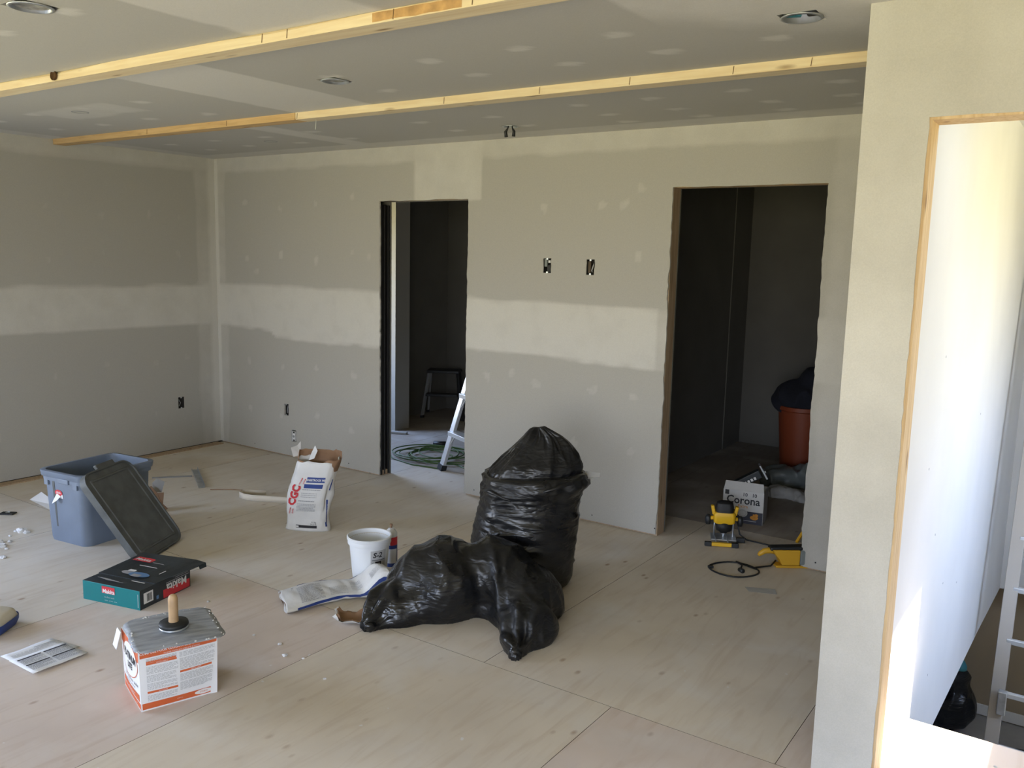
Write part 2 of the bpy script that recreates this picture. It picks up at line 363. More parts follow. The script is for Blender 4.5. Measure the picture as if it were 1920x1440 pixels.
def mud_left(y, z):
    lo = 1.05+.015*nz(y, 0, 4, 11); hi = 1.39+.015*nz(y, 0, 3, 12)
    m = band(z, lo, hi, .012)*.72
    return max(m, 1.0*sm(4.665, 4.69, y), .38*sm(4.52, 4.56, y+.02*nz(0, z, 3, 2)), .5*sm(2.30, 2.34, z+.01*nz(y, z, 5, 1)), spots(lw_spots, y, z, .045)*.25)
c_spots = []
for x in (-1.04, -1.45, -1.88, -2.29): c_spots += [(x+rs.uniform(-.03, .03), y, .7) for y in (2.75, 3.05, 3.88, 4.2, 4.45)]
for x in (-2.9, -3.4, -4.3, -4.8, -5.3, -5.8): c_spots += [(x, y+rs.uniform(-.04, .04), .7) for y in (1.65, 2.75, 3.15, 3.95, 4.3)]
def mud_ceil(x, y):
    w1 = .02*nz(x, y, 4, 1)+.012*nz(x, y, 14, 1)
    m = 0
    if y < 2.3: m = band(x, -2.62+w1, -2.0+w1, .02)
    elif y < 3.5: m = band(x, -3.82+w1, -3.22+w1, .02)
    else: m = .8*band(x, -4.57+w1, -4.36+w1, .02)
    m = max(m*.95, spots(c_spots, x, y, .055)*.75, .7*sm(4.5, 4.54, y+w1*.5), .6*(1-sm(-6.2, -6.14, x)))
    m = max(m, .55*band(x, -5.25+w1*2, -4.5, .03)*band(y, 2.66, 2.95+w1*2, .03))
    if x > -1.3: m = max(m, .75*(1-sm(2.55, 2.95, y-(x+1.17)*.9+w1)))
    return m

def panel(name, mats, axis, pos, u0, u1, v0, v1, holes=(), step=.03, mud=None, thick=.0125, into=1, jit=.0, parent=None, kind='structure'):
    """board surface with real openings; axis = the constant axis, thickness goes 'into' along +axis*into"""
    us = set([u0, u1]); vs = set([v0, v1])
    for h in holes: us |= {h[0], h[1]}; vs |= {h[2], h[3]}
    def lines(k, a, b):
        k = sorted(x for x in k if a <= x <= b); out = [k[0]]
        for p, q in zip(k, k[1:]):
            n = max(1, int(math.ceil((q-p)/step))); out += [p+(q-p)*i/n for i in range(1, n+1)]
        return out
    U = lines(us, u0, u1); V = lines(vs, v0, v1); bm = bmesh.new(); lay = bm.verts.layers.float.new('mud')
    idx = {}
    def vert(i, j):
        if (i, j) not in idx:
            u, v = U[i], V[j]; m = mud(u, v) if mud else 0; du = dv = 0
            if jit:
                for h in holes:
                    e_ = 1e-6
                    if (abs(u-h[0]) < e_ or abs(u-h[1]) < e_) and h[2]-e_ <= v <= h[3]+e_: du = jit*nz(u, v, 9, 5)+jit*nz(u, v, 31, 6)
                    if (abs(v-h[3]) < e_ or (abs(v-h[2]) < e_ and h[2] > v0)) and h[0]-e_ <= u <= h[1]+e_: dv = jit*nz(u, v, 9, 5)
            c = [0, 0, 0]; o = [k for k in range(3) if k != axis]; c[axis] = pos; c[o[0]] = u+du; c[o[1]] = v+dv
            w_ = bm.verts.new(c); w_[lay] = m; idx[(i, j)] = w_
        return idx[(i, j)]
    for i in range(len(U)-1):
        for j in range(len(V)-1):
            cu, cv = (U[i]+U[i+1])/2, (V[j]+V[j+1])/2
            if any(h[0] < cu < h[1] and h[2] < cv < h[3] for h in holes): continue
            bm.faces.new((vert(i, j), vert(i+1, j), vert(i+1, j+1), vert(i, j+1)))
    be = [e_ for e_ in bm.edges if len(e_.link_faces) == 1]
    r = bmesh.ops.extrude_edge_only(bm, edges=be); d = Vector((0, 0, 0)); d[axis] = into*thick
    for g in r['geom']:
        if isinstance(g, bmesh.types.BMVert): g.co += d; g[lay] = 0
        elif isinstance(g, bmesh.types.BMFace): g.material_index = 1
    bmesh.ops.recalc_face_normals(bm, faces=bm.faces)
    for f in bm.faces: f.smooth = False
    me = bpy.data.meshes.new(name); bm.to_mesh(me); bm.free()
    for q in mats: me.materials.append(q)
    o = bpy.data.objects.new(name, me); col.objects.link(o)
    if parent: o.parent = parent
    if kind: o['kind'] = kind
    return o

# ------------------------------------------------------------------ THE SETTING
XL, YB, ZC, YP, XE = -6.36, 4.74, 2.44, 2.79, -.665
D1 = (-4.454, -3.640, 0, 2.062); D2 = (-2.149, -1.273, 0, 2.10); OP = (-.479, .45, 0, 2.105)
# floor: slab plus 4x8 plywood sheets
floor = tag(MB().box((-3.9, 2.32, -.08), (6.7, 11.06, .12)).box((1.03, .09, -.08), (3.16, 6.52, .12)).build('floor', M['under']), kind='structure')
tints = {'y': (.66, .595, .50), 'p': (.63, .545, .48), 'w': (.67, .62, .55), 'k': (.38, .34, .30)}  # k: plywood darkened, painting in the low light behind the doorways
def sheet(x0, x1, y0, y1, c):
    g = .0011
    o = MB().box(((x0+x1)/2, (y0+y1)/2, -.0095), (x1-x0-2*g, y1-y0-2*g, .019)); o.m = [1, 0, 1, 1, 1, 1]; o = o.build('plywood_sheet', (M['ply'], M['under']), floor)
    o.color = (*tints[c], 1)
XR = 2.6
row0 = [-6.36, -5.06, -3.84, -2.62, -1.40, -.18, 1.04, XR]
for i, c in enumerate('wwpyppw'): sheet(row0[i], row0[i+1], .32, 2.76, c)
row1 = [-6.36, -5.66, -4.44, -3.22, -2.0, -.775]
for i, c in enumerate('ywwyy'): sheet(row1[i], row1[i+1], 2.76, 5.20, c)
for x0, x1, c in ((-.775, .445, 'p'), (.445, 1.60, 'y'), (1.6, XR, 'y')): sheet(x0, x1, 2.76, 3.363, c)
sheet(-.775, -.62, 3.363, 5.20, 'p')
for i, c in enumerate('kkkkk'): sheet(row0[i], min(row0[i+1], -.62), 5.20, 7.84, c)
for i, c in enumerate('ywpyypw'): sheet(row0[i], row0[i+1], -2.12, .32, c)
sheet(-6.36, XR, -3.2, -2.12, 'y')
MB().box((.55, 3.372, -.14), (2.14, .02, .26)).build('stair_header', M['stair'], floor)

# walls
H_ = [(-3.0225, -2.9675, 1.583, 1.677), (-2.7055, -2.6505, 1.581, 1.675), (-5.522, -5.472, .345, .437)]
wall_back = panel('wall_back', (M['dry'], M['edge']), 1, YB, XL, -.60, .012, ZC, [D1, D2]+H_+[(-5.435, -5.385, .13, .228)], .025, mud_back, jit=.006)
seg = MB()
for x0, x1, z0, z1 in ((XL-.1, D1[0], 0, 2.6), (D1[1], D2[0], 0, 2.6), (D2[1], -.6, 0, 2.6), (D1[0], D1[1], 2.06, 2.6), (D2[0], D2[1], 2.10, 2.6)):
    seg.box(((x0+x1)/2, 4.862, (z0+z1)/2), (x1-x0, .012, z1-z0))
seg.build('far_side_board', M['dimmed_dry'], wall_back)
pl = MB()
for x0, x1 in ((XL, D1[0]), (D1[1], D2[0]), (D2[1], -.6)): pl.box(((x0+x1)/2, 4.80, .019), (x1-x0-.01, .09, .038))
pl.build('bottom_plate', M['stud_dark'], wall_back)
st = MB().box(((XL+D1[0])/2, 4.80, 2.5), (D1[0]-XL, .09, .09)).build('top_plate', M['stud_dark'], wall_back)
# door_1 : pocket door opening, black steel split studs on the left jamb
d1 = bpy.data.objects.new('door_1', None); col.objects.link(d1); d1['kind'] = 'structure'; d1['label'] = 'narrow doorway with black pocket door studs in its left jamb'
for y, c in ((4.764, 'black'), (4.802, 'steel'), (4.842, 'black')):
    MB().box((D1[0]-.012-.004*(y > 4.79)*(y < 4.82), y, 1.02), (.022, .018, 2.03)).build('pocket_stud', M['black'], d1, bevel=.002)
MB().box((D1[0]-.05, 4.803, 1.02), (.02, .09, 2.04)).build('pocket_cavity', M['cavity'], d1)
MB().box(((D1[0]+D1[1])/2, 4.803, 2.075), (.86, .08, .02)).build('header_track', M['stud_dark'], d1)
MB().box((D1[1]+.012, 4.803, 1.02), (.02, .09, 2.04)).build('strike_stud', M['stud_dark'], d1)
# door_2
d2 = bpy.data.objects.new('door_2', None); col.objects.link(d2); d2['kind'] = 'structure'; d2['label'] = 'wide doorway lined with rough wood studs'
MB().box((D2[0]-.019, 4.803, 1.05), (.038, .097, 2.10)).build('jamb_stud', M['stud_dark'], d2, bevel=.002)
MB().box((D2[1]+.019, 4.803, 1.05), (.038, .097, 2.10)).build('jamb_stud', M['stud_dark'], d2, bevel=.002)
MB().box(((D2[0]+D2[1])/2, 4.803, 2.119), (.95, .097, .038)).build('header_board', M['stud'], d2, bevel=.002)
# left wall with patio opening (out of frame)
wl = WIN['left']
panel('wall_left', (M['dry'], M['edge']), 0, XL, -3.2, YB, .012, ZC, [(wl[0], wl[1], wl[2], wl[3]), (4.325, 4.381, .352, .447)], .03, mud_left, into=-1, jit=0)
tag(MB().box((XL+.045, 3.6, .004), (.085, 2.2, .008)).build('trim_1', M['stud_dark']), 'strip of dusty wood debris along the foot of the left wall', kind='structure')
# front wall with two windows (behind the camera)
f1, f2 = WIN['front1'], WIN['front2']
panel('wall_front', (M['dry'], M['edge']), 1, -3.2, XL, XR, 0, ZC, [f1, f2], .3, None, thick=.12, into=-1)
tag(MB().box((XR+.06, -.2, 1.22), (.12, 6.1, 2.5)).build('wall_right', M['dry']), kind='structure')
panel('ceiling', (M['ceil'], M['edge']), 2, ZC, XL, XR, -3.2, YB, [(-.9+.02-.06, -.9+.02+.06, 2.775, 2.895), (-3.01, -2.89, 2.79, 2.91), (-3.015, -2.885, 1.455, 1.585), (-3.055, -2.963, 4.267, 4.359), (-.6, XR, 2.9, YB)], .03, mud_ceil, into=1)
# window frames of the openings
def wframe(name, axis, pos, u0, u1, v0, v1, mull=1):
    r = bpy.data.objects.new(name, None); col.objects.link(r); r['kind'] = 'structure'
    def bx(ua, ub, va, vb):
        c = [0, 0, 0]; d = [0, 0, 0]; o = [k for k in range(3) if k != axis]; c[axis] = pos; d[axis] = .07
        c[o[0]] = (ua+ub)/2; d[o[0]] = ub-ua; c[o[1]] = (va+vb)/2; d[o[1]] = vb-va; return c, d
    m = MB()
    for a in ((u0, u1, v0, v0+.05), (u0, u1, v1-.05, v1), (u0, u0+.05, v0+.05, v1-.05), (u1-.05, u1, v0+.05, v1-.05)): m.box(*bx(*a))
    m.build('window_frame', M['white_paint'], r)
    for i in range(mull):
        x = u0+(u1-u0)*(i+1)/(mull+1); MB().box(*bx(x-.025, x+.025, v0+.05, v1-.05)).build('mullion', M['white_paint'], r)
    return r
m_ = MB()
for y0, y1, z0, z1 in ((-3.3, wl[0], -.05, 2.6), (wl[1], 4.9, -.05, 2.6), (wl[0], wl[1], -.05, wl[2]), (wl[0], wl[1], wl[3], 2.6)): m_.box((XL-.07, (y0+y1)/2, (z0+z1)/2), (.09, y1-y0, z1-z0))
m_.build('leak_stop_sheathing', M['cavity'], bpy.data.objects['wall_left'])  # unseen boxes added to stop daylight leaking in under the drywall
wframe('window_1', 0, XL-.06, *wl); wframe('window_2', 1, -3.26, *f1); wframe('window_3', 1, -3.26, *f2)
# near partition wall_right side of frame with door opening
wp = panel('wall_partition', (M['dry'], M['edge']), 1, YP, XE, XR, .0, ZC, [OP], .03, lambda x, z: .45+.25*nz(x, z, 2, 9), jit=.0025)
MB().box((XE+.006, YP+.058, 1.22), (.012, .09, 2.44)).build('end_board', M['dry'], wp)
MB().box((XE/2+OP[0]/2, YP+.112, 1.22), (OP[0]-XE, .010, 2.44)).build('stair_side_board', M['stair'], wp)
MB().box(((OP[1]+XR)/2, YP+.112, 1.22), (XR-OP[1], .010, 2.44)).build('stair_side_board', M['stair'], wp)
MB().box(((OP[0]+OP[1])/2, YP+.112, 2.27), (OP[1]-OP[0], .010, .34)).build('stair_side_board', M['stair'], wp)
d3 = bpy.data.objects.new('door_3', None); col.objects.link(d3); d3['kind'] = 'structure'; d3['label'] = 'near doorway to the stairs framed in pale raw lumber'
MB().box((OP[0]-.011, YP+.0605, 1.05), (.038, .112, 2.10)).build('jamb_stud', M['stud'], d3, bevel=.002)
MB().box((OP[1]+.011, YP+.0605, 1.05), (.038, .112, 2.10)).build('jamb_stud', M['stud'], d3, bevel=.002)
MB().box(((OP[0]+OP[1])/2, YP+.0605, 2.116), (1.0, .112, .038)).build('header_board', M['stud'], d3, bevel=.002)
# stair hall
XS = -.480
ws = MB(); poly = [(2.905, 0.0), (3.37, 0.0), (3.37, -.40), (4.2, -.43), (5.0, -.51), (6.0, -.61), (7.5, -.79), (7.5, 2.6), (2.905, 2.6)]
ws.add([(XS, y, z) for y, z in poly]+[(XS-.013, y, z) for y, z in poly], [tuple(range(9)), tuple(range(17, 8, -1))]+[(i, (i+1) % 9, 9+(i+1) % 9, 9+i) for i in range(9)])
tag(ws.build('wall_stair_left', M['stair']), kind='structure')
tag(MB().box((.60, 7.506, .905), (2.2, .012, 3.39)).box((.6, 7.62, .9), (2.2, .02, 3.4)).build('wall_stair_end', M['stair']), kind='structure')
tag(MB().box((.2, 7.84, -1.15), (4.6, .1, 1.9)).box((.2, 7.76, -.15), (4.8, .3, .1)).build('wall_lower_end', M['brown_wall']), kind='structure')  # second box: unseen cap added to keep sun from falling in above
tag(MB().box((.2, 7.782, -1.945), (4.6, .016, .09)).build('baseboard_lower', M['white_paint'], bevel=.004), kind='structure')
tag(MB().box((.2, 5.6, -2.05), (4.8, 4.6, .1)).build('floor_lower', M['tile']), kind='structure')
tag(MB().box((-2.1, 5.6, -1.1), (.1, 4.6, 2.0)).box((.2, 3.35, -1.15), (4.8, .1, 1.9)).build('wall_lower_sides', M['brown_wall']), kind='structure')
wsr = panel('wall_stair_right', (M['stair'], M['edge']), 0, 1.62, 2.9, 7.84, -2.0, 2.6, [(3.65, 5.4, .65, 2.05)], .3, None, thick=.12, into=1)
wframe('window_4', 0, 1.68, 3.65, 5.4, .65, 2.05)
SK = (.02, .45, 2.96, 3.50)
panel('ceiling_stair', (M['stair'], M['edge']), 2, 2.44, -.5, 1.62, 2.79, 7.7, [(SK[0], SK[1], SK[2], SK[3])], .3, None, thick=.14, into=1)
# room 1 (behind door_1) and room 2 (behind door_2)
tag(MB().box((-4.55, 7.46, 1.22), (3.6, .1, 2.5)).build('wall_room_end', M['dimmed_dry']), kind='structure')
tag(MB().box((-6.01, 6.85, 1.22), (.1, 1.2, 2.5)).build('wall_room_left', M['dimmed_dry']), kind='structure')
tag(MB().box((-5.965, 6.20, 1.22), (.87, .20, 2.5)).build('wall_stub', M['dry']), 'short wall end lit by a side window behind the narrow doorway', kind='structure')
tag(MB().box((-2.81, 6.4, 1.22), (.1, 3.1, 2.5)).build('wall_between', M['dimmed_dry']), kind='structure')
tag(MB().box((-1.7, 7.9, 1.22), (2.4, .1, 2.5)).build('wall_far_end', M['dimmed_dry']), kind='structure')
tag(MB().box((-.565, 5.35, 1.0), (.1, 5.1, 3.0)).build('wall_far_right', M['dimmed_dry']), kind='structure')
panel('wall_outer', (M['dry'], M['edge']), 0, XL-.005, 4.87, 6.4, 0, ZC, [(5.0, 5.95, .5, 2.1)], .3, None, thick=.1, into=-1)
wframe('window_5', 0, XL-.06, 5.0, 5.95, .5, 2.1, 0)
tag(MB().box((-3.55, 6.35, 2.5), (5.9, 3.2, .1)).build('ceiling_rooms', M['dimmed_dry']), kind='structure')
tag(MB().box((-1.9, -.26, 2.66), (9.2, 6.1, .1)).box((-3.5, 3.8, 2.66), (6.0, 2.1, .1)).build('ceiling_deck', M['cavity']), kind='structure')

# ------------------------------------------------------------------ ceiling boards
def lumber(x0, x1, y0, name_label, m, wane=0, seedv=0):
    n = int((x1-x0)/.05); mb = MB(); vs = []
    for i in range(n+1):
        x = x0+(x1-x0)*i/n; k = wane*max(0, nz(x, seedv, 1.6, 2)+.12)
        vs += [(x, y0+k*.7, ZC-.0005), (x, y0, ZC-.0005-k), (x, y0, ZC-.038), (x, y0+.089, ZC-.038), (x, y0+.089, ZC-.0005)]
    fs = [(5*i+k, 5*i+(k+1) % 5, 5*(i+1)+(k+1) % 5, 5*(i+1)+k) for i in range(n) for k in range(5)]+[(4, 3, 2, 1, 0), tuple(5*n+k for k in range(5))]
    mb.add(vs, fs); o = mb.build('lumber_board', m, bevel=.0015, seg=1); tag(o, name_label, 'board', None)
    return o
b1 = lumber(-6.345, .6, 2.115, 'long pale lumber board on the ceiling, nearer row, with dark knot and bark edge', M['beam'], .02, 1)
MB().lathe([(0, 0), (.016, 0), (.021, .003), (.021, .012)], 14, (-3.93, 2.114, 2.424), rot=Matrix.Rotation(math.pi/2, 3, 'X')).build('knot', M['bark'], b1, smooth=True)
MB().add([(x, 2.1142, ZC-.004-.006*abs(nz(x, 0, 9, 4))) for x in np.linspace(-2.02, -1.66, 13).tolist()]+[(x, 2.1142, ZC-.036+.014*abs(nz(x, 3, 7, 4))) for x in np.linspace(-2.02, -1.66, 13).tolist()], [(i, i+1, i+14, i+13) for i in range(12)]).build('stained_patch', mat('stained_wood', (.50, .30, .12), .8, var=.25, vscale=20), b1, label='orange-brown stained patch')
b2 = lumber(-6.35, -3.81, 3.375, 'darker orange lumber board on the ceiling, left half of the farther row', M['beam2'])
b3 = lumber(-3.805, -.60, 3.375, 'pale lumber board on the ceiling, right half of the farther row', M['beam'], 0, 3)
for b, y, xs in ((b1, 2.115, (-2.42, -2.55, -1.93, -1.62)), (b3, 3.375, (-3.79, -2.75, -2.2, -1.75, -1.3, -1.0)), (b2, 3.375, (-4.4, -5.2))):
    for x in xs: MB().box((x, y-.0006, ZC-.019), (.0022, .002, .03), Matrix.Rotation(.1, 3, 'Y')).build('saw_kerf', M['bark'], b)
MB().tube([(-3.70, 3.43, 2.403), (-3.70, 3.43, 2.385), (-3.71, 3.435, 2.352)], .0018, 6).build('nail', M['steel'], b3)

# ------------------------------------------------------------------ ceiling fixtures
def pot_light(x, y, r, label, bits=False, filled=False):
    t = thing('recessed_light_can', label, 'light fitting', (x, y, ZC), group=None)
    MB().lathe([(r*.98, -.001), (r*1.12, -.001), (r*1.13, -.004), (r*.95, -.006), (r*.94, .05)], 36).build('rim', M['steel'], t, smooth=True)
    if filled:
        MB().lathe([(r*.94, .004), (r*.6, .006), (.0001, .007)], 30).build('dusty_cover', mat('dusty_cover', (.30, .29, .26), .9, var=.35, vscale=45), t, smooth=True); return t
    MB().lathe([(r*.94, .05), (r*.93, .10), (.0001, .11)], 30).build('can_body', M['steel'], t, smooth=True)
    if bits:
        MB().box((-.022, -.01, .012), (.045, .02, .02), Matrix.Rotation(.4, 3, 'Z')).build('wire_connector', M['tealb'], t)
        MB().box((.03, .012, .012), (.03, .02, .015)).build('junction_tab', M['black'], t)
    return t
pot_light(-.88, 2.835, .058, 'round recessed light can with blue wiring, beside the near partition wall', True)
pot_light(-2.95, 2.85, .057, 'round recessed light can with dusty cover between the two ceiling board rows', filled=True)
pot_light(-2.95, 1.52, .062, 'round recessed light can with dusty cover in the upper left corner of the photo', filled=True)
oct_ = thing('ceiling_box', 'round junction box in the ceiling near back wall with two black wire ends hanging', 'junction box', (-3.009, 4.313, ZC))
MB().lathe([(.043, -.001), (.05, -.001), (.05, -.003), (.042, -.003), (.042, .04), (.0001, .042)], 8).build('box_body', M['steel'], oct_)
for s in (-1, 1): MB().tube([(s*.012, 0, .02), (s*.016, -.004, -.01), (s*.03, -.006, -.03), (s*.026, -.004, -.06)], [.004, .004, .009, .011], 8).build('wire_end', M['rubber'], oct_, smooth=True)
for x, y, lb in ((-4.94, 2.79, 'small plastered-over ring in the ceiling in a white mud patch'), (-4.94, 4.156, 'faint covered ring in the ceiling by the room corner')):
    t = thing('covered_box', lb, 'junction box', (x, y, ZC))
    MB().lathe([(.042, -.0008), (.047, -.0008), (.046, -.0025), (.043, -.0025), (.042, -.0008)], 24).build('ring', M['gtext'], t)
    MB().lathe([(.042, -.0012), (.0001, -.0012)], 24).build('cover_disc', M['ceil'], t)

# ------------------------------------------------------------------ wall boxes
def wall_box(loc, rz, label, style):
    t = thing('electrical_box', label, 'electrical box', loc, rz)
    wv = .052; h = .092; d = .05; m = MB()
    for c, s in (((-wv/2, d/2, 0), (.002, d, h)), ((wv/2, d/2, 0), (.002, d, h)), ((0, d/2, h/2), (wv, d, .002)), ((0, d/2, -h/2), (wv, d, .002)), ((0, d, 0), (wv, .002, h))): m.box(c, s)
    m.build('box_body', M['cavity'], t)
    for s in (-1, 1): MB().box((0, .0, s*.043), (.012, .003, .01)).build('screw_tab', M['steel'], t)
    if style == 'switch':
        MB().box((-.012, .008, .018), (.02, .012, .05)).build('bracket', M['grey'], t); MB().box((.012, .012, .026), (.016, .012, .016)).build('wire_nut', M['wtext'], t)
        MB().box((.010, .01, -.018), (.024, .012, .04)).build('dark_insert', M['black'], t)
    if style == 'cable':
        MB().tube([(.01, .04, .035), (.016, .01, .01), (.008, .006, -.02), (.0, .03, -.035)], .004, 8).build('cable', M['gtext2'], t, smooth=True)
        MB().box((-.012, .014, 0), (.018, .01, .07)).build('bracket', M['coatbr'], t)
    if style == 'dark':
        MB().tube([(-.01, .03, .03), (.0, .012, .0), (-.006, .02, -.03)], .004, 6).build('cable', M['gtext'], t)
    return t
wall_box((-2.995, YB, 1.63), 0, 'electrical box with silver bracket on the back wall, left of the eye-height pair', 'switch')
wall_box((-2.678, YB, 1.628), 0, 'electrical box with white cable on the back wall, right of the eye-height pair', 'cable')
wall_box((-5.497, YB, .391), 0, 'dark open electrical box low on the back wall above the receptacle', 'dark')
wall_box((XL, 4.353, .399), math.pi/2, 'dark open electrical box low on the left wall near the corner', 'dark')
t = thing('receptacle', 'white receptacle without cover low on the back wall', 'outlet', (-5.41, YB, .179))
MB().box((0, .004, 0), (.032, .014, .085)).build('body', M['wtext'], t, bevel=.002)
MB().box((.004, -.0035, .033), (.016, .002, .014)).build('socket', M['black'], t); MB().box((.004, -.0035, -.033), (.016, .002, .014)).build('socket', M['black'], t)
MB().lathe([(.0001, 0), (.010, 0), (.011, .002)], 16, (.004, -.004, 0), rot=Matrix.Rotation(math.pi/2, 3, 'X')).build('mounting_strap', M['gtext'], t)
MB().box((-.021, .002, 0), (.006, .01, .09)).build('box_edge', M['steel'], t)

# ------------------------------------------------------------------ storage tote and its lid
def rrect(w_, d_, r, n=6):
    p = []
    for cx, cy, a0 in ((w_/2-r, d_/2-r, 0), (-w_/2+r, d_/2-r, 90), (-w_/2+r, -d_/2+r, 180), (w_/2-r, -d_/2+r, 270)):
        p += [(cx+r*math.cos(math.radians(a0+90*i/n)), cy+r*math.sin(math.radians(a0+90*i/n))) for i in range(n+1)]
    return p
def loft(mb, rings, cap0=True, cap1=False, mi=0):
    n = len(rings[0]); vs = [v for r in rings for v in r]
    fs = [(i*n+k, i*n+(k+1) % n, (i+1)*n+(k+1) % n, (i+1)*n+k) for i in range(len(rings)-1) for k in range(n)]
    if cap0: fs.append(tuple(range(n-1, -1, -1)))
    if cap1: fs.append(tuple((len(rings)-1)*n+k for k in range(n)))
    return mb.add(vs, fs, mi)
tote = thing('storage_tote', 'open blue-grey plastic storage tote with a torn red label', 'storage bin', (-4.795, 2.715, 0), math.radians(7))
W0, D0, W1, D1_, HT = .325, .43, .355, .475, .42
def tr(z, off=0, r=.05): k = z/HT; return [(x, y, z) for x, y in rrect(W0+(W1-W0)*k+off, D0+(D1_-D0)*k+off, r)]
m_ = MB(); loft(m_, [tr(0, 0), tr(.02, .006), tr(.36, .0), tr(.362, .018), tr(.40, .018), tr(.40, 0), tr(.40, -.008), tr(.03, -.008)])
n_ = len(tr(0)); m_.f.append(tuple(len(m_.v)-n_+k for k in range(n_))); m_.m.append(0)
autosmooth(m_.build('tub', M['tote'], tote), 35)
m_ = MB(); loft(m_, [tr(.386, .0), tr(.384, .026), tr(.386, .030), tr(.417, .036), tr(.42, .028), tr(.42, -.006), tr(.40, -.008)], False)
autosmooth(m_.build('rim', M['tote'], tote), 40)
for x in (-.13, .12): MB().box((x, -.237, .355), (.035, .014, .045)).build('rim_bracket', M['tote'], tote, bevel=.003)
MB().box((.03, -.245, .372), (.09, .014, .028)).build('handle_grip', M['tote'], tote, bevel=.004)
# flat dark strip painting the shade of a recess down the front
MB().add([(-.085, -.2355, .36), (-.066, -.2355, .36), (-.066, -.2175, .02), (-.079, -.2175, .02)], [(0, 1, 2, 3)]).build('groove_shade', M['lid'], tote, solid=.002)
lf = plane_fn((0, -.2312, .25), (1, 0, 0), (0, -.053, 1), .0012)
p = Print(lf); p.ell(-.035, .045, .032, .018, 0); p.rect(-.05, .015, .0, .038, 1); p.rect(-.052, .050, -.018, .052, 1, lift=1.5); p.rect(-.055, .043, -.015, .046, 1, lift=1.5)
p.mb.build('sticker', (M['red'], M['paperw']), tote)
MB().add([(-.05, -.234, .29), (-.015, -.236, .278), (-.03, -.250, .255), (-.06, -.260, .235), (-.063, -.250, .25)], [(0, 1, 2, 3, 4)]).build('torn_flap', M['paperw'], tote, solid=.001, label='torn white flap hanging from the label')

lid = thing('tote_lid', 'dark grey tote lid leaning tilted against the blue-grey tote', 'lid')
O_ = Vector((-4.140, 2.548, .004)); U_ = Vector((-.436, .900, .0)).normalized(); V_ = Vector((-.290, -.165, .445)); V_ = (V_-U_*V_.dot(U_)).normalized(); N_ = U_.cross(V_)
if N_.x < 0: N_ = -N_
lw, ll = .44, .565
LM = Matrix((U_, V_, N_)).transposed().to_4x4(); LM.translation = O_+U_*lw/2+V_*ll/2+N_*.0
def lr(off, z, r=.075): return [(x, y, z) for x, y in rrect(lw+off, ll+off, max(r+off/2, .01), 8)]
m_ = MB(); loft(m_, [lr(-.03, .012), lr(0, .010), lr(.004, -.004), lr(.004, -.022), lr(-.006, -.022), lr(-.010, -.002), lr(-.05, -.002), lr(-.07, .004), lr(-.12, .004)], True, True)
# visible face: panel with raised lip
m_.xform(LM); autosmooth(m_.build('lid_panel', M['lid'], lid), 35)
m_ = MB(); loft(m_, [lr(.004, .010), lr(.004, .018), lr(-.012, .018), lr(-.018, .010)], False); m_.xform(LM); autosmooth(m_.build('lip', M['lid'], lid), 40)
m_ = MB(); loft(m_, [lr(-.085, .011, .05), lr(-.095, .0165, .05), lr(-.11, .0165, .05), lr(-.12, .0115, .05)], True, True); m_.xform(LM); autosmooth(m_.build('inner_ridge', M['lid'], lid), 40)
for s in (-1, 1): MB().box((.03*s, s*(ll/2+.014), -.002), (.16, .036, .018)).xform(LM).build('handle_tab', M['lid'], lid, bevel=.004)

# ------------------------------------------------------------------ tool carton (teal and black)
tc1 = thing('tool_carton', 'flat teal and black tool carton with red logos and a loose top flap', 'box', (-3.80, 2.325, 0), math.radians(13.5))
w_, d_, h_ = .352, .335, .095
m_ = MB().box((0, 0, h_/2), (w_, d_, h_)); m_.m = [1, 1, 0, 1, 1, 1]; m_.build('carton_body', (M['teal'], M['tblack']), tc1, bevel=.002)
# lid flap continuing over the far edge, lifted
N = 8; vs = []
for i in range(N+1):
    x = -w_/2-.002+(w_+.0)*i/N
    for y, z in ((-d_/2+.10, .0965), (0, .0975), (d_/2, .103+.012*i/N), (d_/2+.05, .108+.014*i/N)):
        vs.append((x, y, z))
vs2 = [(w_/2+.012, -d_/2+.20, .100), (w_/2+.03, .02, .104), (w_/2+.055, d_/2, .114), (w_/2+.06, d_/2+.045, .118)]
vs += vs2; vs += [(w_/2+.052, d_/2-.0, .096), (w_/2+.066, d_/2+.045, .098)]
fs = [(i*4+k, i*4+k+1, (i+1)*4+k+1, (i+1)*4+k) for i in range(N+1) for k in range(3)]
MB().add(vs, fs).add([vs2[2], vs2[3], (w_/2+.068, d_/2+.04, .100), (w_/2+.063, d_/2, .098)], [(0, 1, 2, 3)]).build('top_flap', M['tblack'], tc1, solid=.003)
fr = plane_fn((0, -d_/2-.001, h_/2), (1, 0, 0), (0, 0, 1)); p = Print(fr)
p.rect(-.055, .004, .025, .038, 0); p.text('Makita', -.014, .014, .028, 1, bold=.02, shear=.1); p.text('cordless tools', -.01, -.014, .011, 2); p.text('www.  service  www.', .0, -.03, .009, 2)
p.rect(w_/2-.012, -.035, w_/2-.009, .03, 2)
p.mb.build('front_print', (M['red'], M['wtext'], M['gtext2']), tc1)
tp = plane_fn((0, 0, .1005), (1, 0, 0), (0, 1, 0), .0012); p = Print(tp)
p2 = Print(plane_fn((0, 0, .097), (1, 0, 0), (0, 1, .0), .001))
p.mb = p2.mb
p.rect(-.145, .115, -.03, .165, 0, lift=7); p.text('Makita', -.088, .135, .036, 1, bold=.02, lift=8); p.rect(-.02, .12, .10, .127, 2, lift=7)
p.rect(-.06, .075, .12, .081, 1, lift=4); p.rect(.115, .02, .12, .081, 1, lift=4); p.rect(.06, -.10, .14, -.094, 1, lift=3)
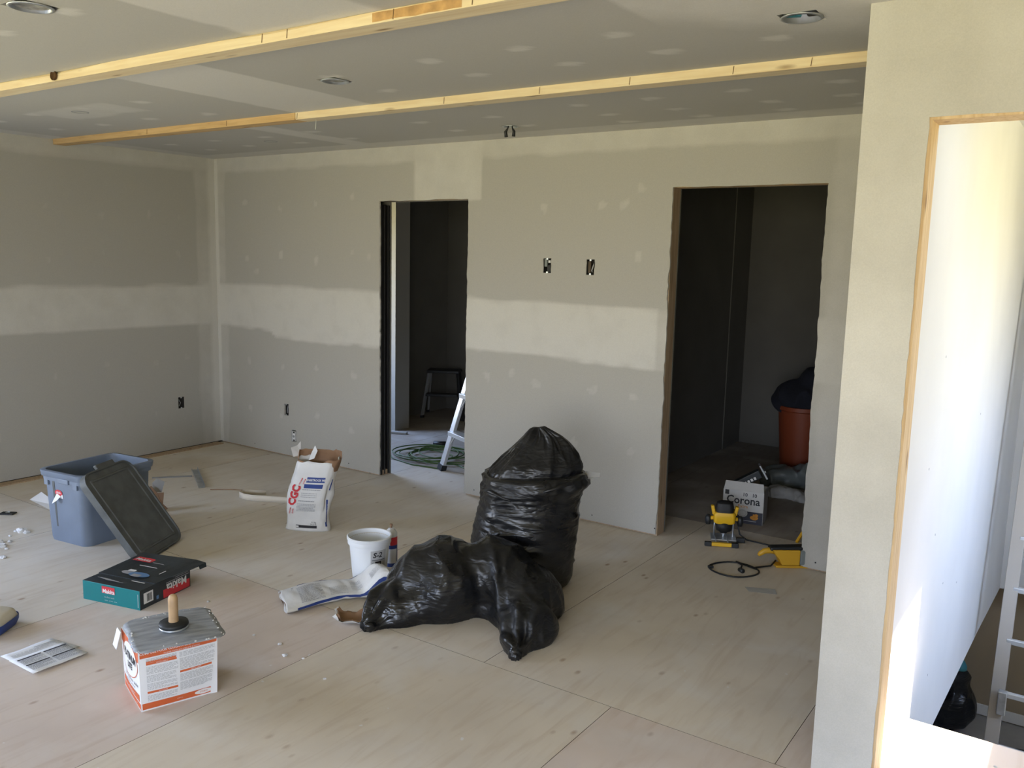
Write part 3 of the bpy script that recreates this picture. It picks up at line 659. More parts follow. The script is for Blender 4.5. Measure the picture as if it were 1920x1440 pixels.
p.ell(-.035, -.01, .05, .022, 2); p.ell(.03, -.02, .06, .028, 3, lift=2); p.rect(.0, -.05, .05, -.02, 2, lift=3); p.rect(-.06, .0, -.02, .02, 1, lift=3)
for i in range(4): p.rect(-.13+.02*i, -.12-.004*i, -.05+.03*i, -.116-.004*i, 2)
p.mb.build('top_print', (M['red'], M['wtext'], M['gtext'], M['blueprint']), tc1)
sd = plane_fn((w_/2+.001, 0, h_/2), (0, 1, 0), (0, 0, 1)); p = Print(sd)
p.rect(-.145, -.025, -.085, .028, 1); rr = random.Random(5)
for i in range(12): p.rect(-.125+.0028*i, -.018, -.125+.0028*i+rr.uniform(.0008, .002), .02, 2, n=1, lift=1.2)
p.rect(-.065, -.03, -.05, -.012, 4)
p.rect(-.02, -.042, .16, .0, 0); p.text('Makita', .07, .005, .052, 1, ang=math.pi, bold=.02, lift=2); p.rect(.0, .026, .155, .03, 3, lift=1); p.rect(.06, .036, .155, .039, 3, lift=1)
p.mb.build('side_print', (M['red'], M['wtext'], M['ink'], M['gtext'], M['blueprint']), tc1)

# ------------------------------------------------------------------ joint compound carton with hawk
cc = thing('compound_carton', 'white and orange joint compound carton with bulging sides', 'box', (-2.837, 1.855, 0), math.radians(71))
w_, d_, h_ = .285, .262, .235
def cbox(u, v, k, face):                 # bulging carton sides: u along face, v height 0..1
    b = .010*math.sin(math.pi*min(1, max(0, v/h_)))*math.cos(math.pi*u/(w_ if face == 0 else d_))
    ins = .006*(1-v/h_)
    if face == 0: return Vector((u*(1-.04*(1-v/h_)), -d_/2+ins-b-k, v))
    return Vector((-w_/2+ins-b-k, -u*(1-.04*(1-v/h_)), v))
m_ = MB(); K = 12; rings = []
for j in range(K+1):
    v = h_*j/K; ring = []
    for f in range(4):
        for i in range(10):
            if f == 0: q = cbox(-w_/2+w_*i/10, v, 0, 0)
            elif f == 1: q = cbox(d_/2-d_*i/10, v, 0, 1); q = Vector((-q.x, -q.y, q.z)); q = Vector((abs(q.x), -d_/2+d_*i/10, v))
            elif f == 2: q = cbox(-w_/2+w_*i/10, v, 0, 0); q = Vector((-q.x, -q.y, q.z))
            else: q = cbox(-(d_/2-d_*i/10), v, 0, 1); q = Vector((q.x, d_/2-d_*i/10, v))
            ring.append(tuple(q))
    rings.append(ring)
loft(m_, rings, True, True); autosmooth(m_.build('carton_body', M['paperw'], cc), 50)
g0 = lambda a, b, l=1: cbox(a, b, .0012*l, 0)
g1 = lambda a, b, l=1: cbox(a, b, .0012*l, 1)
p = Print(g0); R_ = random.Random(2); x0 = -w_/2+.004; x1 = w_/2-.003
p.rect(x0, .207, x1, .236, 0, n=12); p.text('COMPOSÉ POUR CLOISON SÈCHE PLATINUM LITE', .005, .225, .0135, 1, bold=.02, sx=.95, lift=1.4); p.text('composé à joints tout usage prêt à l’emploi', .01, .2125, .0075, 1, lift=1.4)
p.rect(-.118, .186, -.012, .194, 0, lift=.8); p.rect(-.118, .10, -.012, .108, 0, lift=.8) if False else None
p.rect(-.118, .178, -.010, .1855, 0); p.rect(.0, .122, .13, .130, 0); p.rect(-.118, .066, -.008, .0745, 0)
p.text('MODE D’EMPLOI', -.062, .1818, .0055, 1, lift=1.4); p.text('LIMITATIONS', -.062, .070, .0055, 1, lift=1.4); p.text('MISE EN GARDE', .06, .126, .0055, 1, lift=1.4)
p.lines(-.118, .190, -.010, .203, 3, 2, rnd=R_); p.lines(-.118, .142, -.006, .172, 6, 2, rnd=R_); p.lines(-.118, .110, -.014, .138, 6, 2, rnd=R_); p.lines(-.118, .080, -.010, .106, 6, 2, rnd=R_); p.lines(-.118, .036, -.010, .060, 5, 2, rnd=R_)
p.lines(.0, .182, .132, .201, 4, 2, rnd=R_); p.lines(.0, .134, .132, .178, 10, 2, rnd=R_); p.lines(.0, .088, .130, .117, 7, 2, rnd=R_); p.lines(.0, .050, .128, .084, 8, 2, rnd=R_)
p.rect(x0, .006, x1, .030, 0, n=12); p.ell(.09, .019, .035, .0095, 1, lift=1); p.text('SYNKO', .09, .019, .009, 0, lift=2); p.text('CGC Inc.', -.0, .018, .006, 1, lift=1.4)
p.mb.build('front_print', (M['orange'], M['wtext'], M['gtext2']), cc)
p = Print(g1); x0 = -d_/2+.003; x1 = d_/2-.003
p.rect(x0, .190, x1, .234, 0, n=10); p.ell(.015, .165, .104, .062, 1, lift=1); p.ell(.015, .165, .104, .062, 0, ring=.04, lift=1.5)
p.text('PLATINUM', .02, .178, .036, 2, bold=.03, sx=.9, lift=1.6); p.text('LITE', .03, .146, .030, 2, bold=.03, lift=1.6)
p.text('pour machine · sèche', .03, .095, .019, 2, lift=1.4); p.text('ready mixed compound', .02, .078, .012, 2, lift=1.4)
p.rect(x0+.01, .034, x1-.01, .062, 0, lift=.8); p.text('all purpose', .02, .048, .018, 1, lift=1.4); p.rect(x0, .004, x1, .028, 0); p.text('17 L', .08, .016, .012, 1, lift=1.4)
p.mb.build('side_print', (M['orange'], M['wtext'], M['ink']), cc)
MB().add([(-w_/2-.012, .08, .236), (-w_/2-.012, .135, .236), (-w_/2-.030, .137, .17), (-w_/2-.030, .082, .17)], [(0, 1, 2, 3)]).build('side_flap', M['paperw'], cc, solid=.002)

hk = thing('plastering_hawk', 'grey aluminium plastering hawk upside down on the orange and white compound carton', 'plastering tool', (-2.822, 1.867, .243), 1.155)
n = 16; hw = .1625; m_ = MB(); vs = []
rr = random.Random(4)
for j in range(n+1):
    for i in range(n+1):
        x = -hw+2*hw*i/n; y = -hw+2*hw*j/n
        if i in (0, n): x += rr.uniform(-.003, .003)
        if j in (0, n): y += rr.uniform(-.003, .003)
        k = max(0, abs(x)+abs(y)-2*hw+.03); x -= math.copysign(k*.5, x); y -= math.copysign(k*.5, y)
        vs.append((x, y, -.004*(x/hw)**2+.003*nz(x, y, 8)))
m_.add(vs, [(j*(n+1)+i, j*(n+1)+i+1, (j+1)*(n+1)+i+1, (j+1)*(n+1)+i) for j in range(n) for i in range(n)])
m_.build('hawk_plate', M['alu'], hk, smooth=True, solid=.003)
MB().lathe([(.0001, .004), (.05, .004), (.053, .006), (.05, .012), (.0001, .012)], 36).build('mounting_disc', M['steel'], hk, smooth=True)
MB().lathe([(.018, .013), (.052, .013), (.055, .018), (.052, .028), (.018, .030)], 40).build('foam_washer', M['rubber'], hk, smooth=True)
MB().lathe([(.0185, .012), (.0185, .03), (.0175, .05), (.018, .09), (.0178, .120), (.0145, .131), (.008, .136), (.0001, .137)], 28).build('handle', M['handle'], hk, smooth=True)
m_ = MB(); rr = random.Random(8)
for i in range(46):
    a = rr.choice((-1, 1)); x = rr.uniform(-hw, hw); y = a*hw*rr.uniform(.93, 1.03)
    if rr.random() < .5: x, y = y, x
    q = rr.uniform(.0015, .005); m_.lathe([(q, .001), (q*.7, .0035), (.0001, .0045)], 7, (x*.95, y*.95, .0))
m_.build('dried_compound', M['plaster'], hk, smooth=True, kind='stuff')

# ------------------------------------------------------------------ folded leaflet
def sheet_paper(name, pts, mt, parent=None, th=.0006, z=.004, curl=.006, seed=1):
    """thin paper quad subdivided and slightly curled"""
    a, b, c, d = [Vector((*q, 0)) for q in pts]; n = 8; vs = []
    for j in range(n+1):
        for i in range(n+1):
            s_, t_ = i/n, j/n; q = (a*(1-s_)+b*s_)*(1-t_)+(d*(1-s_)+c*s_)*t_
            vs.append((q.x, q.y, z+curl*(abs(s_-.5)*2)**2*abs(nz(s_, t_, 2, seed))*2+curl*.6*(abs(t_-.5)*2)**3))
    return MB().add(vs, [(j*(n+1)+i, j*(n+1)+i+1, (j+1)*(n+1)+i+1, (j+1)*(n+1)+i) for j in range(n) for i in range(n)]).build(name, mt, parent, smooth=True, solid=th)
lf_ = thing('leaflet', 'folded printed white instruction leaflet flat on the floor beside the compound carton', 'paper')
sheet_paper('back_page', [(-3.61, 1.587), (-3.45, 1.60), (-3.44, 1.83), (-3.61, 1.80)], M['paperw'], lf_, z=.003, curl=.004)
sheet_paper('front_page', [(-3.53, 1.585), (-3.345, 1.588), (-3.351, 1.815), (-3.52, 1.80)], M['paperw'], lf_, z=.009, curl=.002, seed=4)
p = Print(plane_fn((-3.44, 1.70, .0145), (0, 1, 0), (-1, 0, 0))); RR = random.Random(9)
for a, b in ((-.10, -.005), (.005, .10)):
    for q in (-.075, -.005, ): p.rect(a, q+.052, b, q+.062, 0); p.lines(a, q, b, q+.048, 7, 1, rnd=RR, lift=1)
p.mb.build('print', (M['ink'], M['gtext']), lf_)
p = Print(plane_fn((-3.575, 1.70, .008), (0, 1, 0), (-1, 0, 0))); p.rect(.01, .0, .10, .008, 0); p.lines(-.09, -.03, .09, -.005, 5, 0, rnd=RR); p.mb.build('faded_print', M['gtext2'], lf_)

# ------------------------------------------------------------------ compound sacks
def sack_section(a, b, u, p_=3.0):       # u 0..1 round the superellipse, starting front left
    t = 2*math.pi*u; c, s = math.cos(t), math.sin(t)
    return a*math.copysign(abs(c)**(2/p_), c), b*math.copysign(abs(s)**(2/p_), s)
sk = thing('compound_sack', 'open standing white paper sack of setting compound with red letters', 'sack', (-3.915, 3.52, 0), math.radians(28))
SH = .435
def sk_c(t): return (.01+.075*t-.02*math.sin(math.pi*t), -.01*t)
def sk_a(t): return .138-.012*t-.010*math.sin(3.0*t*math.pi)*(t < .7)
def sk_b(t): return .045+.012*math.sin(math.pi*t)+.012*t
def skp(u, t, k=0):
    a, b = sk_a(t)+k, sk_b(t)+k; x, y = sack_section(a, b, u); cx_, cy_ = sk_c(t)
    cr = .007*nz(u*6+3, t*5, 1, 4)+.004*nz(u*18, t*9, 1, 6)-.030*math.exp(-((u-.93)/.05)**2-((t-.50)/.16)**2)
    l = math.hypot(x, y); return Vector((cx_+x*(1+cr/l), cy_+y*(1+cr/l), SH*t))
NU, NT = 96, 44; vs = []; fs = []
for j in range(NT+1):
    for i in range(NU):
        u = i/NU; v = skp(u, j/NT)
        if j == NT: v.z += .012*nz(u*14, 0, 1, 8)+(.0 if .5 < u < 1 else .02)
        vs.append(v)
fs = [(j*NU+i, j*NU+(i+1) % NU, (j+1)*NU+(i+1) % NU, (j+1)*NU+i) for j in range(NT) for i in range(NU)]
fs.append(tuple(range(NU-1, -1, -1)))
MB().add(vs, fs).build('sack_body', M['sack'], sk, smooth=True, solid=.0012)
vs = []; K = 10
for j in range(K+1):
    t = .80+.20*j/K
    for i in range(NU):
        u = i/NU; v = skp(u, min(1, t), -.004); back = .5-.5*math.cos(2*math.pi*(u+.25-.0)) 
        h = (.060*(1 if .04 < u < .5 else .35 if .80 < u or u < .04 else .0)+.012*nz(u*16, 2, 1, 2))*(j/K)**1.2
        v.z += h; v.x += .02*(j/K)*(u > .8 or u < .1); vs.append(v)
MB().add(vs, [(j*NU+i, j*NU+(i+1) % NU, (j+1)*NU+(i+1) % NU, (j+1)*NU+i) for j in range(K) for i in range(NU)]).build('kraft_liner', M['kraft'], sk, smooth=True, solid=.0012)
MB().add([(.03, -.03, .44), (.075, -.062, .46), (.085, -.03, .50), (.06, -.0, .525), (.035, .01, .48), (.02, -.02, .42)], [(0, 1, 2, 3, 4, 5)]).build('torn_corner', M['sack'], sk, solid=.001)
MB().add([(-.09, .03, .44), (-.05, .055, .45), (-.052, .06, .535), (-.07, .05, .51), (-.10, .02, .50)], [(0, 1, 2, 3, 4)]).build('torn_corner', M['sack'], sk, solid=.001)
def skf(x, z, l=1):                       # front face mapping: x metres from centre, z height
    t = max(0, min(1, z/SH)); a = sk_a(t); q = max(-.97, min(.97, x/a)); c = math.copysign(abs(q)**1.5, q); ang = -math.acos(c); u = (ang/(2*math.pi)) % 1
    v = skp(u, t, .0022*min(l, 1.8)); v.y -= .0012*l; v.z = z; return v
p = Print(skf)
ang = math.radians(78)
p.text('CGC', -.080, .228, .066, 0, ang=ang, bold=.05, sx=.92, lift=1.3)
for q, dx in ((.128, -.095), (.318, -.052)):
    for r_ in (0, 1): p.text('LE NOM' if r_ else 'THE NAME', dx+.020*r_, q, .011, 0, ang=ang, bold=.03, sx=.8, lift=1.3)
p.rect(-.022, .312, .088, .345, 1, n=12); p.text('SHEETROCK 90', .033, .328, .0175, 2, sx=.9, bold=.02, lift=1.6)
p.rect(-.030, .276, .084, .302, 1, n=12)
R2 = random.Random(12); p.lines(-.035, .262, .075, .272, 1, 3, rnd=R2); p.lines(-.04, .215, .06, .25, 3, 3, fill=.28, rnd=R2); p.lines(-.05, .188, .05, .203, 1, 3, fill=.4, rnd=R2); p.lines(-.055, .128, .06, .18, 6, 3, fill=.42, rnd=R2)
p.rect(-.06, .022, .068, .040, 4, n=12); p.rect(-.058, .026, -.040, .036, 2, n=1, lift=1.2); p.text('11 kg', .05, .062, .014, 4, lift=1.4); p.text('24.3 lb', .048, .049, .013, 4, lift=1.4)
p.mb.build('front_print', (M['red'], M['navy'], M['wtext'], M['gtext'], M['ink']), sk)
# blue lettering strip on the right gusset
def sg(x, z, l=1):
    t = max(0, min(1, z/SH)); u = (.93+x) % 1; v = skp(u, t, .003*l); return v
p = Print(sg); p.rect(.02, .26, .035, .33, 0); p.rect(.01, .05, .03, .20, 0, n=4); p.rect(-.005, .03, .03, .06, 0); p.text('SHEETROCK', .02, .13, .016, 1, ang=math.pi/2, sx=1, lift=2)
p.mb.build('side_print', (M['navy'], M['wtext']), sk)

# crumpled empty sack lying on the floor
es = thing('crumpled_sack', 'crumpled empty white compound sack lying flat, printed in grey lines with blue edges', 'sack', (-3.135, 2.66, 0), math.radians(58))
EL = .50
def esp(u, t, k=0):
    a = (.128-.020*math.sin(math.pi*t)+.01*math.sin(7*t))+k; b = .016+.010*math.sin(math.pi*min(1, t*1.2))+.045*sm(.70, .95, t)+k
    x, y = sack_section(a, b, u, 2.6)
    cx_ = -.06*t*t*0; cy_ = b+.001
    cr = .010*nz(u*5, t*5, 1, 14)+.016*abs(nz(u*7+t*3, t*7, 1, 16)); l = math.hypot(x, y)+1e-6
    x *= 1+cr/l*.8; y = y*(1+cr/l*.9)
    return Vector((EL*t-.0, -x+.045*math.sin(2.6*t)-.02, max(.0015, cy_+y+.035*sm(.75, .95, t)*(x/a+.2)*(y > 0))))
NU, NT = 80, 60; vs = []
for j in range(NT+1):
    for i in range(NU):
        v = esp(i/NU, j/NT)
        if j in (0, NT): v.x += .012*nz(i/NU*9, j, 1, 3)
        vs.append(v)
fs = [(j*NU+i, j*NU+(i+1) % NU, (j+1)*NU+(i+1) % NU, (j+1)*NU+i) for j in range(NT) for i in range(NU)]
o = MB().add(vs, fs).build('sack_body', M['sack'], es, smooth=True, solid=.0012)
vs = []
for j in range(4):
    for i in range(NU): vs.append(esp(i/NU, .004+.02*j/3, -.004))
MB().add(vs, [(j*NU+i, j*NU+(i+1) % NU, (j+1)*NU+(i+1) % NU, (j+1)*NU+i) for j in range(3) for i in range(NU)]).build('kraft_liner', M['kraft'], es, smooth=True)
def est(a, b, l=1):                       # a along, b across from the near side up
    t = max(.01, min(.99, a/EL)); w_ = .128-.020*math.sin(math.pi*t); q = max(-.96, min(.96, -b/w_)); c = math.copysign(abs(q)**1.3, q); u = math.acos(c)/(2*math.pi)
    v = esp(u, t, .0018*min(l, 1.5)); v.z += .0012*l; return v
p = Print(est); R3 = random.Random(21)
p.lines(.075, -.105, .19, .05, 22, 0, fill=.42, rnd=R3); p.text('11 kg', .055, .05, .018, 1, ang=math.pi/2, lift=1.4)
p.lines(.22, -.11, .31, -.03, 10, 2, fill=.4, rnd=R3); p.lines(.33, -.09, .38, -.0, 8, 0, fill=.3, rnd=R3); p.lines(.42, -.085, .53, -.03, 7, 2, fill=.4, rnd=R3); p.text('V', .545, -.03, .04, 1, lift=1.4)
p.mb.build('top_print', (M['gtext'], M['ink'], M['gtext2']), es)
def side(u0, u1, t0, t1, nm):
    vs = []; n = 20
    for i in range(n+1):
        for u in (u0, (u0+u1)/2, u1): vs.append(esp(u, t0+(t1-t0)*i/n, .0025))
    MB().add(vs, [(3*i+k, 3*i+k+1, 3*i+k+4, 3*i+k+3) for i in range(n) for k in range(2)]).build(nm, M['navy'], es, smooth=True)
side(.46, .52, .18, .80, 'blue_edge'); side(-.03, .02, .10, .98, 'blue_edge')

ts = thing('torn_sack_piece', 'small torn white paper piece with brown inside by the black bag tip', 'paper', (-2.712, 2.715, .002), math.radians(40))
for nm, mt, k in (('outer_paper', 'sack', 0), ('kraft_liner', 'kraft', .003)):
    vs = []; n = 14
    for j in range(n+1):
        for i in range(n+1):
            x = -.085+.17*i/n; y = -.062+.124*j/n
            s_ = 1+.15*nz(i, j, .6, 2)*(i in (0, n) or j in (0, n)) - (.12 if nm == 'kraft_liner' else 0)
            vs.append((x*s_, y*s_, .003+k+.05*(max(0, abs(y)/.055-.3))**1.6*(.7+.6*nz(x, y, 20, 4))+.03*(x/.085)**4+.006*nz(x, y, 40, 3)**2))
    MB().add(vs, [(j*(n+1)+i, j*(n+1)+i+1, (j+1)*(n+1)+i+1, (j+1)*(n+1)+i) for j in range(n) for i in range(n)]).build(nm, M[mt], ts, smooth=True, solid=.001)

# ------------------------------------------------------------------ bucket and spray can
bk = thing('plastic_bucket', 'white plastic bucket marked S-2 with dried compound inside', 'bucket', (-3.064, 3.185, 0), math.radians(-20))
MB().lathe([(.0001, .002), (.085, .002), (.088, .004), (.104, .185), (.111, .185), (.113, .190), (.112, .208), (.116, .210), (.117, .222), (.112, .226), (.107, .224), (.103, .20), (.086, .012), (.0001, .010)], 64).build('bucket_body', M['bucket'], bk, smooth=True)
autosmooth(bk.children[0], 50)
MB().lathe([(.0925, .06), (.0955, .09), (.101, .17), (.1035, .205)], 48).build('dried_compound', M['inner'], bk, smooth=True); 
MB().lathe([(.0001, .058), (.05, .056), (.090, .062)], 36).build('compound_residue', M['inner'], bk, smooth=True)
def bf(x, z, l=1):
    r = .088+(z/.185)*.016+.0009*l; a = x/.096+math.radians(-22+20); return Vector((r*math.cos(a), r*math.sin(a), z))
p = Print(bf); p.rect(-.035, .035, .05, .168, 0, n=8); p.text('S-2', -.0, .143, .038, 1, bold=.03, shear=.15, lift=1.5); p.rect(-.028, .115, .046, .118, 1, lift=1)
p.rect(-.012, .05, -.004, .11, 1, lift=1); p.rect(.014, .05, .022, .11, 1, lift=1); p.rect(-.012, .10, .022, .11, 1, lift=1); p.rect(-.028, .05, -.02, .105, 2, lift=1)
p.mb.build('label_print', (M['gtext2'], M['ink'], M['gtext']), bk)
scn = thing('spray_can', 'white and red spray can without cap behind the white bucket', 'spray can', (-3.085, 3.375, 0), math.radians(12))
MB().lathe([(.0001, 0), (.031, 0), (.033, .003), (.033, .175), (.032, .185), (.026, .197), (.017, .205), (.016, .210), (.0001, .211)], 36).build('can_body', M['can'], scn, smooth=True); autosmooth(scn.children[0], 50)
MB().lathe([(.005, .210), (.005, .222), (.008, .222), (.008, .232), (.0001, .233)], 16).build('nozzle', M['kraft'], scn)
cf = lambda x, z, l=1: Vector(((.0331+.0006*l)*math.cos(x/.033-math.pi/3), (.0331+.0006*l)*math.sin(x/.033-math.pi/3), z))
p = Print(cf); p.rect(-.005, .12, .06, .165, 0, n=10); p.rect(-.05, .145, -.002, .160, 3, n=8); p.text('TEX', -.022, .148, .018, 2, bold=.03, lift=1.5); p.rect(-.05, .10, .06, .12, 2, n=14); p.rect(-.05, .0, .06, .02, 2, n=14); p.rect(.035, .02, .06, .10, 2, n=6)
p.mb.build('label_print', (M['red'], M['wtext'], M['navy'], M['can']), scn)

# ------------------------------------------------------------------ black bin bags
def blob(ells, voxel=.016, smooth=6):
    bm = bmesh.new()
    for c, r, rot in ells:
        m = Matrix.Translation(c) @ Matrix.Rotation(rot[2], 4, 'Z') @ Matrix.Rotation(rot[1], 4, 'Y') @ Matrix.Rotation(rot[0], 4, 'X') @ Matrix.Diagonal((*r, 1))
        bmesh.ops.create_icosphere(bm, subdivisions=4, radius=1, matrix=m)
    me = bpy.data.meshes.new('t'); bm.to_mesh(me); bm.free(); o = bpy.data.objects.new('t', me); col.objects.link(o)
    q = o.modifiers.new('r', 'REMESH'); q.mode = 'VOXEL'; q.voxel_size = voxel
    q = o.modifiers.new('s', 'SMOOTH'); q.iterations = smooth; q.factor = .6
    q = o.modifiers.new('b', 'SUBSURF'); q.levels = 1
    bpy.context.view_layer.update(); em = o.evaluated_get(bpy.context.evaluated_depsgraph_get()).to_mesh()
    v = [x.co.copy() for x in em.vertices]; nn = [x.normal.copy() for x in em.vertices]; f = [tuple(p_.vertices) for p_ in em.polygons]
    bpy.data.objects.remove(o); return v, nn, f
def ridge(p, s, seed=0): return 1-abs(noise.noise(Vector((p.x*s[0]+seed, p.y*s[1], p.z*s[2]))))*2
RZ = math.radians(34.8)
b1_ = thing('black_bin_bag', 'tall full black bin bag standing upright with a crumpled pointed top', 'bin bag', (-2.36, 3.66, 0), RZ)
prof = [(0, -.24, .17, .17), (.02, -.285, .205, .20), (.10, -.31, .218, .225), (.195, -.322, .224, .235), (.30, -.305, .230, .235), (.375, -.288, .240, .23), (.44, -.274, .238, .22), (.47, -.272, .242, .22), (.50, -.272, .262, .225), (.535, -.268, .288, .23), (.575, -.262, .270, .215),
        (.583, -.245, .252, .17), (.576, -.235, .245, .135), (.60, -.225, .250, .13), (.64, -.190, .238, .12), (.69, -.138, .212, .10), (.735, -.085, .178, .08), (.77, -.050, .135, .06), (.797, -.026, .085, .04), (.812, -.006, .052, .018)]
NU = 220; sub = 7; rings = []
P_ = np.array(prof)
def cr_interp(P, n):
    out = []
    for i in range(len(P)-1):
        p0, p1, p2, p3 = P[max(i-1, 0)], P[i], P[i+1], P[min(i+2, len(P)-1)]
        for k in range(n):
            t = k/n; out.append(.5*((2*p1)+(-p0+p2)*t+(2*p0-5*p1+4*p2-p3)*t*t+(-p0+3*p1-3*p2+p3)*t**3))
    out.append(P[-1]); return out
vs = []; PP = cr_interp(P_, sub)
for j, (z, l, r, d) in enumerate(PP):
    c = (l+r)/2; a = (r-l)/2; up = j > 10.5*sub
    for i in range(NU):
        t = 2*math.pi*i/NU; x, y = sack_section(a, d, i/NU, 2.25); q = Vector((math.cos(t), math.sin(t), z*3.2))
        dsp = .012*nz(q.x*1.5+q.z*.2, q.y*1.5, 1, 3)
        # horizontal slack wrinkles low down, radial gathers in the neck
        if not up:
            dsp += .010*(ridge(Vector((q.x*.7, q.y*.7, z*17+.8*q.x)), (1.6, 1.6, 1), 5)-.5)*(.5+.5*nz(q.x, q.y, 1.3, 7)+.3)*sm(.02, .12, z)
            dsp += .005*(ridge(Vector((q.x*2, q.y*2, z*34+2*q.y)), (1, 1, 1), 9)-.5)
            dsp += .009*(ridge(Vector((q.x*3, q.y*3, z*2)), (1, 1, 1), 2)-.5)*sm(.42, .52, z)
        else:
            k = min(1, (j-10.5*sub)/(3*sub)); dsp += k*.020*(ridge(Vector((q.x*1.5, q.y*1.5, z*3.5)), (1, 1, 1), 1)-.5)+k*.010*(ridge(Vector((q.x*3.3, q.y*3.3, z*1.5)), (1, 1, 1), 12)-.5)*sm(.60, .74, z)+.007*(ridge(q, (4, 4, 3), 4)-.5)
        R0 = math.hypot(x, y)+1e-6; f = max(.1, 1+dsp/R0*(1 if R0 > .05 else R0/.05))
        zz = z+(.018*nz(q.x*1.6, q.y*1.6, 1, 22)+.010*math.sin(t*1+2))*sm(.40, .56, z)*(1-sm(.68, .8, z)*.6)
        vs.append((c+x*f, y*f+.02*z+(.03*sm(.58, .8, z)), max(0, zz)))
n_ = len(PP); fs = [(j*NU+i, j*NU+(i+1) % NU, (j+1)*NU+(i+1) % NU, (j+1)*NU+i) for j in range(n_-1) for i in range(NU)]+[tuple(range(NU-1, -1, -1)), tuple((n_-1)*NU+i for i in range(NU))]
MB().add(vs, fs).build('bag_body', M['bag'], b1_, smooth=True)
m_ = MB(); m_.tube([(-.262, -.08, .50), (-.22, -.15, .515), (-.15, -.19, .492), (-.09, -.20, .475)], [.004, .009, .008, .002], 8)
m_.tube([(.0, -.215, .52), (.08, -.23, .553), (.17, -.19, .575), (.25, -.10, .565)], [.002, .009, .010, .004], 8); m_.build('rolled_edge', M['bag'], b1_, smooth=True)
MB().add([(.262, -.05, .565), (.335, -.075, .582), (.34, -.06, .600), (.27, .0, .592), (.25, -.02, .56)], [(0, 1, 2, 3, 4)]).build('paper_scrap', M['rag'], b1_, solid=.004, label='bit of pale torn board sticking out')

b2_ = thing('black_bin_bag', 'low slumped black bin bag lying in front of the tall standing bag', 'bin bag', (-2.38, 3.05, 0), RZ)
E_ = [((-.07, .10, .13), (.27, .23, .215), (0, 0, .25)), ((-.25, -.02, .06), (.19, .13, .13), (0, 0, .55)), ((-.35, -.14, .025), (.085, .045, .045), (0, 0, .75)), ((.15, .12, .14), (.22, .20, .205), (0, 0, 0)),
      ((.30, .05, .09), (.20, .23, .175), (0, 0, .1)), ((.33, -.17, .05), (.13, .19, .12), (0, 0, .15)), ((.285, -.34, .02), (.05, .085, .05), (0, 0, .25)), ((.275, -.41, .01), (.025, .035, .02), (0, 0, .25)), ((.44, .08, .05), (.09, .16, .08), (0, 0, -.2))]
v, nn, f = blob(E_)
vs = []
for p_, q in zip(v, nn):
    up = sm(.0, .06, p_.z)
    k = .020*(ridge(Vector((p_.x-p_.z*.8, p_.y, p_.z)), (4.5, 3.0, 2.2), 3)-.55)+.012*(ridge(Vector((p_.x+p_.y*.6, p_.y, p_.z+p_.x)), (9, 4, 4), 8)-.5)+.004*(ridge(p_, (17, 14, 14), 2)-.5)
    a1 = math.atan2(p_.y+.2, p_.x+.42); a2 = math.atan2(p_.y+.42, p_.x-.285)
    w1 = math.exp(-((p_.x+.36)**2+(p_.y+.13)**2)/.03); w2 = math.exp(-((p_.x-.29)**2+(p_.y+.3)**2)/.05)
    k += .012*w1*math.sin(a1*11+3*nz(p_.x, p_.y, 5, 1))+.014*w2*math.sin(a2*9+3*nz(p_.x, p_.y, 5, 2))
    # front edge folds over between the two lobes
    dv = (p_.x-.105)*.95+(p_.y+.02)*.22; k -= .045*math.exp(-(dv/.04)**2)*sm(.05, -.14, p_.y)
    k += .026*math.exp(-((dv-.070)/.020)**2)*sm(.12, -.08, p_.y)
    w_ = p_+q*k*(.35+.65*up); w_.z = max(.0, w_.z) if w_.z > .004 else 0.0
    vs.append(w_)
MB().add(vs, f).build('bag_body', M['bag'], b2_, smooth=True)

# ------------------------------------------------------------------ small scraps on the floor
def strip(name, pts, wv, hv, mt, label, cat, parent=None, solid=.001, build=True):
    m = MB(); vs = []
    for i, p_ in enumerate(pts):
        a = Vector(pts[max(0, i-1)]); b = Vector(pts[min(len(pts)-1, i+1)]); t = (b-a).normalized(); nrm = Vector((-t.y, t.x, 0)).normalized()
        vs += [Vector(p_)-nrm*wv/2, Vector(p_)+nrm*wv/2+Vector((0, 0, hv))]
    m.add(vs, [(2*i, 2*i+1, 2*i+3, 2*i+2) for i in range(len(pts)-1)]); o = m.build(name, mt, parent, smooth=True, solid=solid)
    return tag(o, label, cat) if label else o
# standing curl of paper joint tape
pts = []
for i in range(26):
    k = i/25; pts.append((-4.64+.15*math.cos(2.9+3.4*k)*(1+.5*k), 3.83+.09*math.sin(2.9+3.4*k)-.10*k*k+.02, .002))
ct = thing('joint_tape_curl', 'pale curl of paper joint tape standing on edge left of the white sack', 'paper tape')
cpts = [(-4.70, 3.86), (-4.755, 3.82), (-4.80, 3.755), (-4.785, 3.70), (-4.72, 3.685), (-4.64, 3.70), (-4.54, 3.75), (-4.44, 3.80), (-4.36, 3.83)]
vs = []; 
for i, (x, y) in enumerate(cpts): vs += [(x, y, .002), (x+.004, y, .045-.012*(i < 2))]
MB().add(vs, [(2*i, 2*i+1, 2*i+3, 2*i+2) for i in range(len(cpts)-1)]).build('tape', mat('tape_paper', (.66, .60, .50), .8), ct, smooth=True, solid=.001, subsurf=0)
MB().bar((-5.69, 3.63, .004), (-5.515, 3.845, .004), .022, .007).build('corner_bead', M['gtext']); tag(bpy.data.objects['corner_bead'], 'thin flat metal strip lying beside the tote, pointing to the back wall', 'metal strip')
t = thing('metal_track_offcut', 'short grey steel track offcut on the floor between tote and back wall', 'metal offcut', (-5.43, 3.835, 0), math.atan2(-.30, .51))
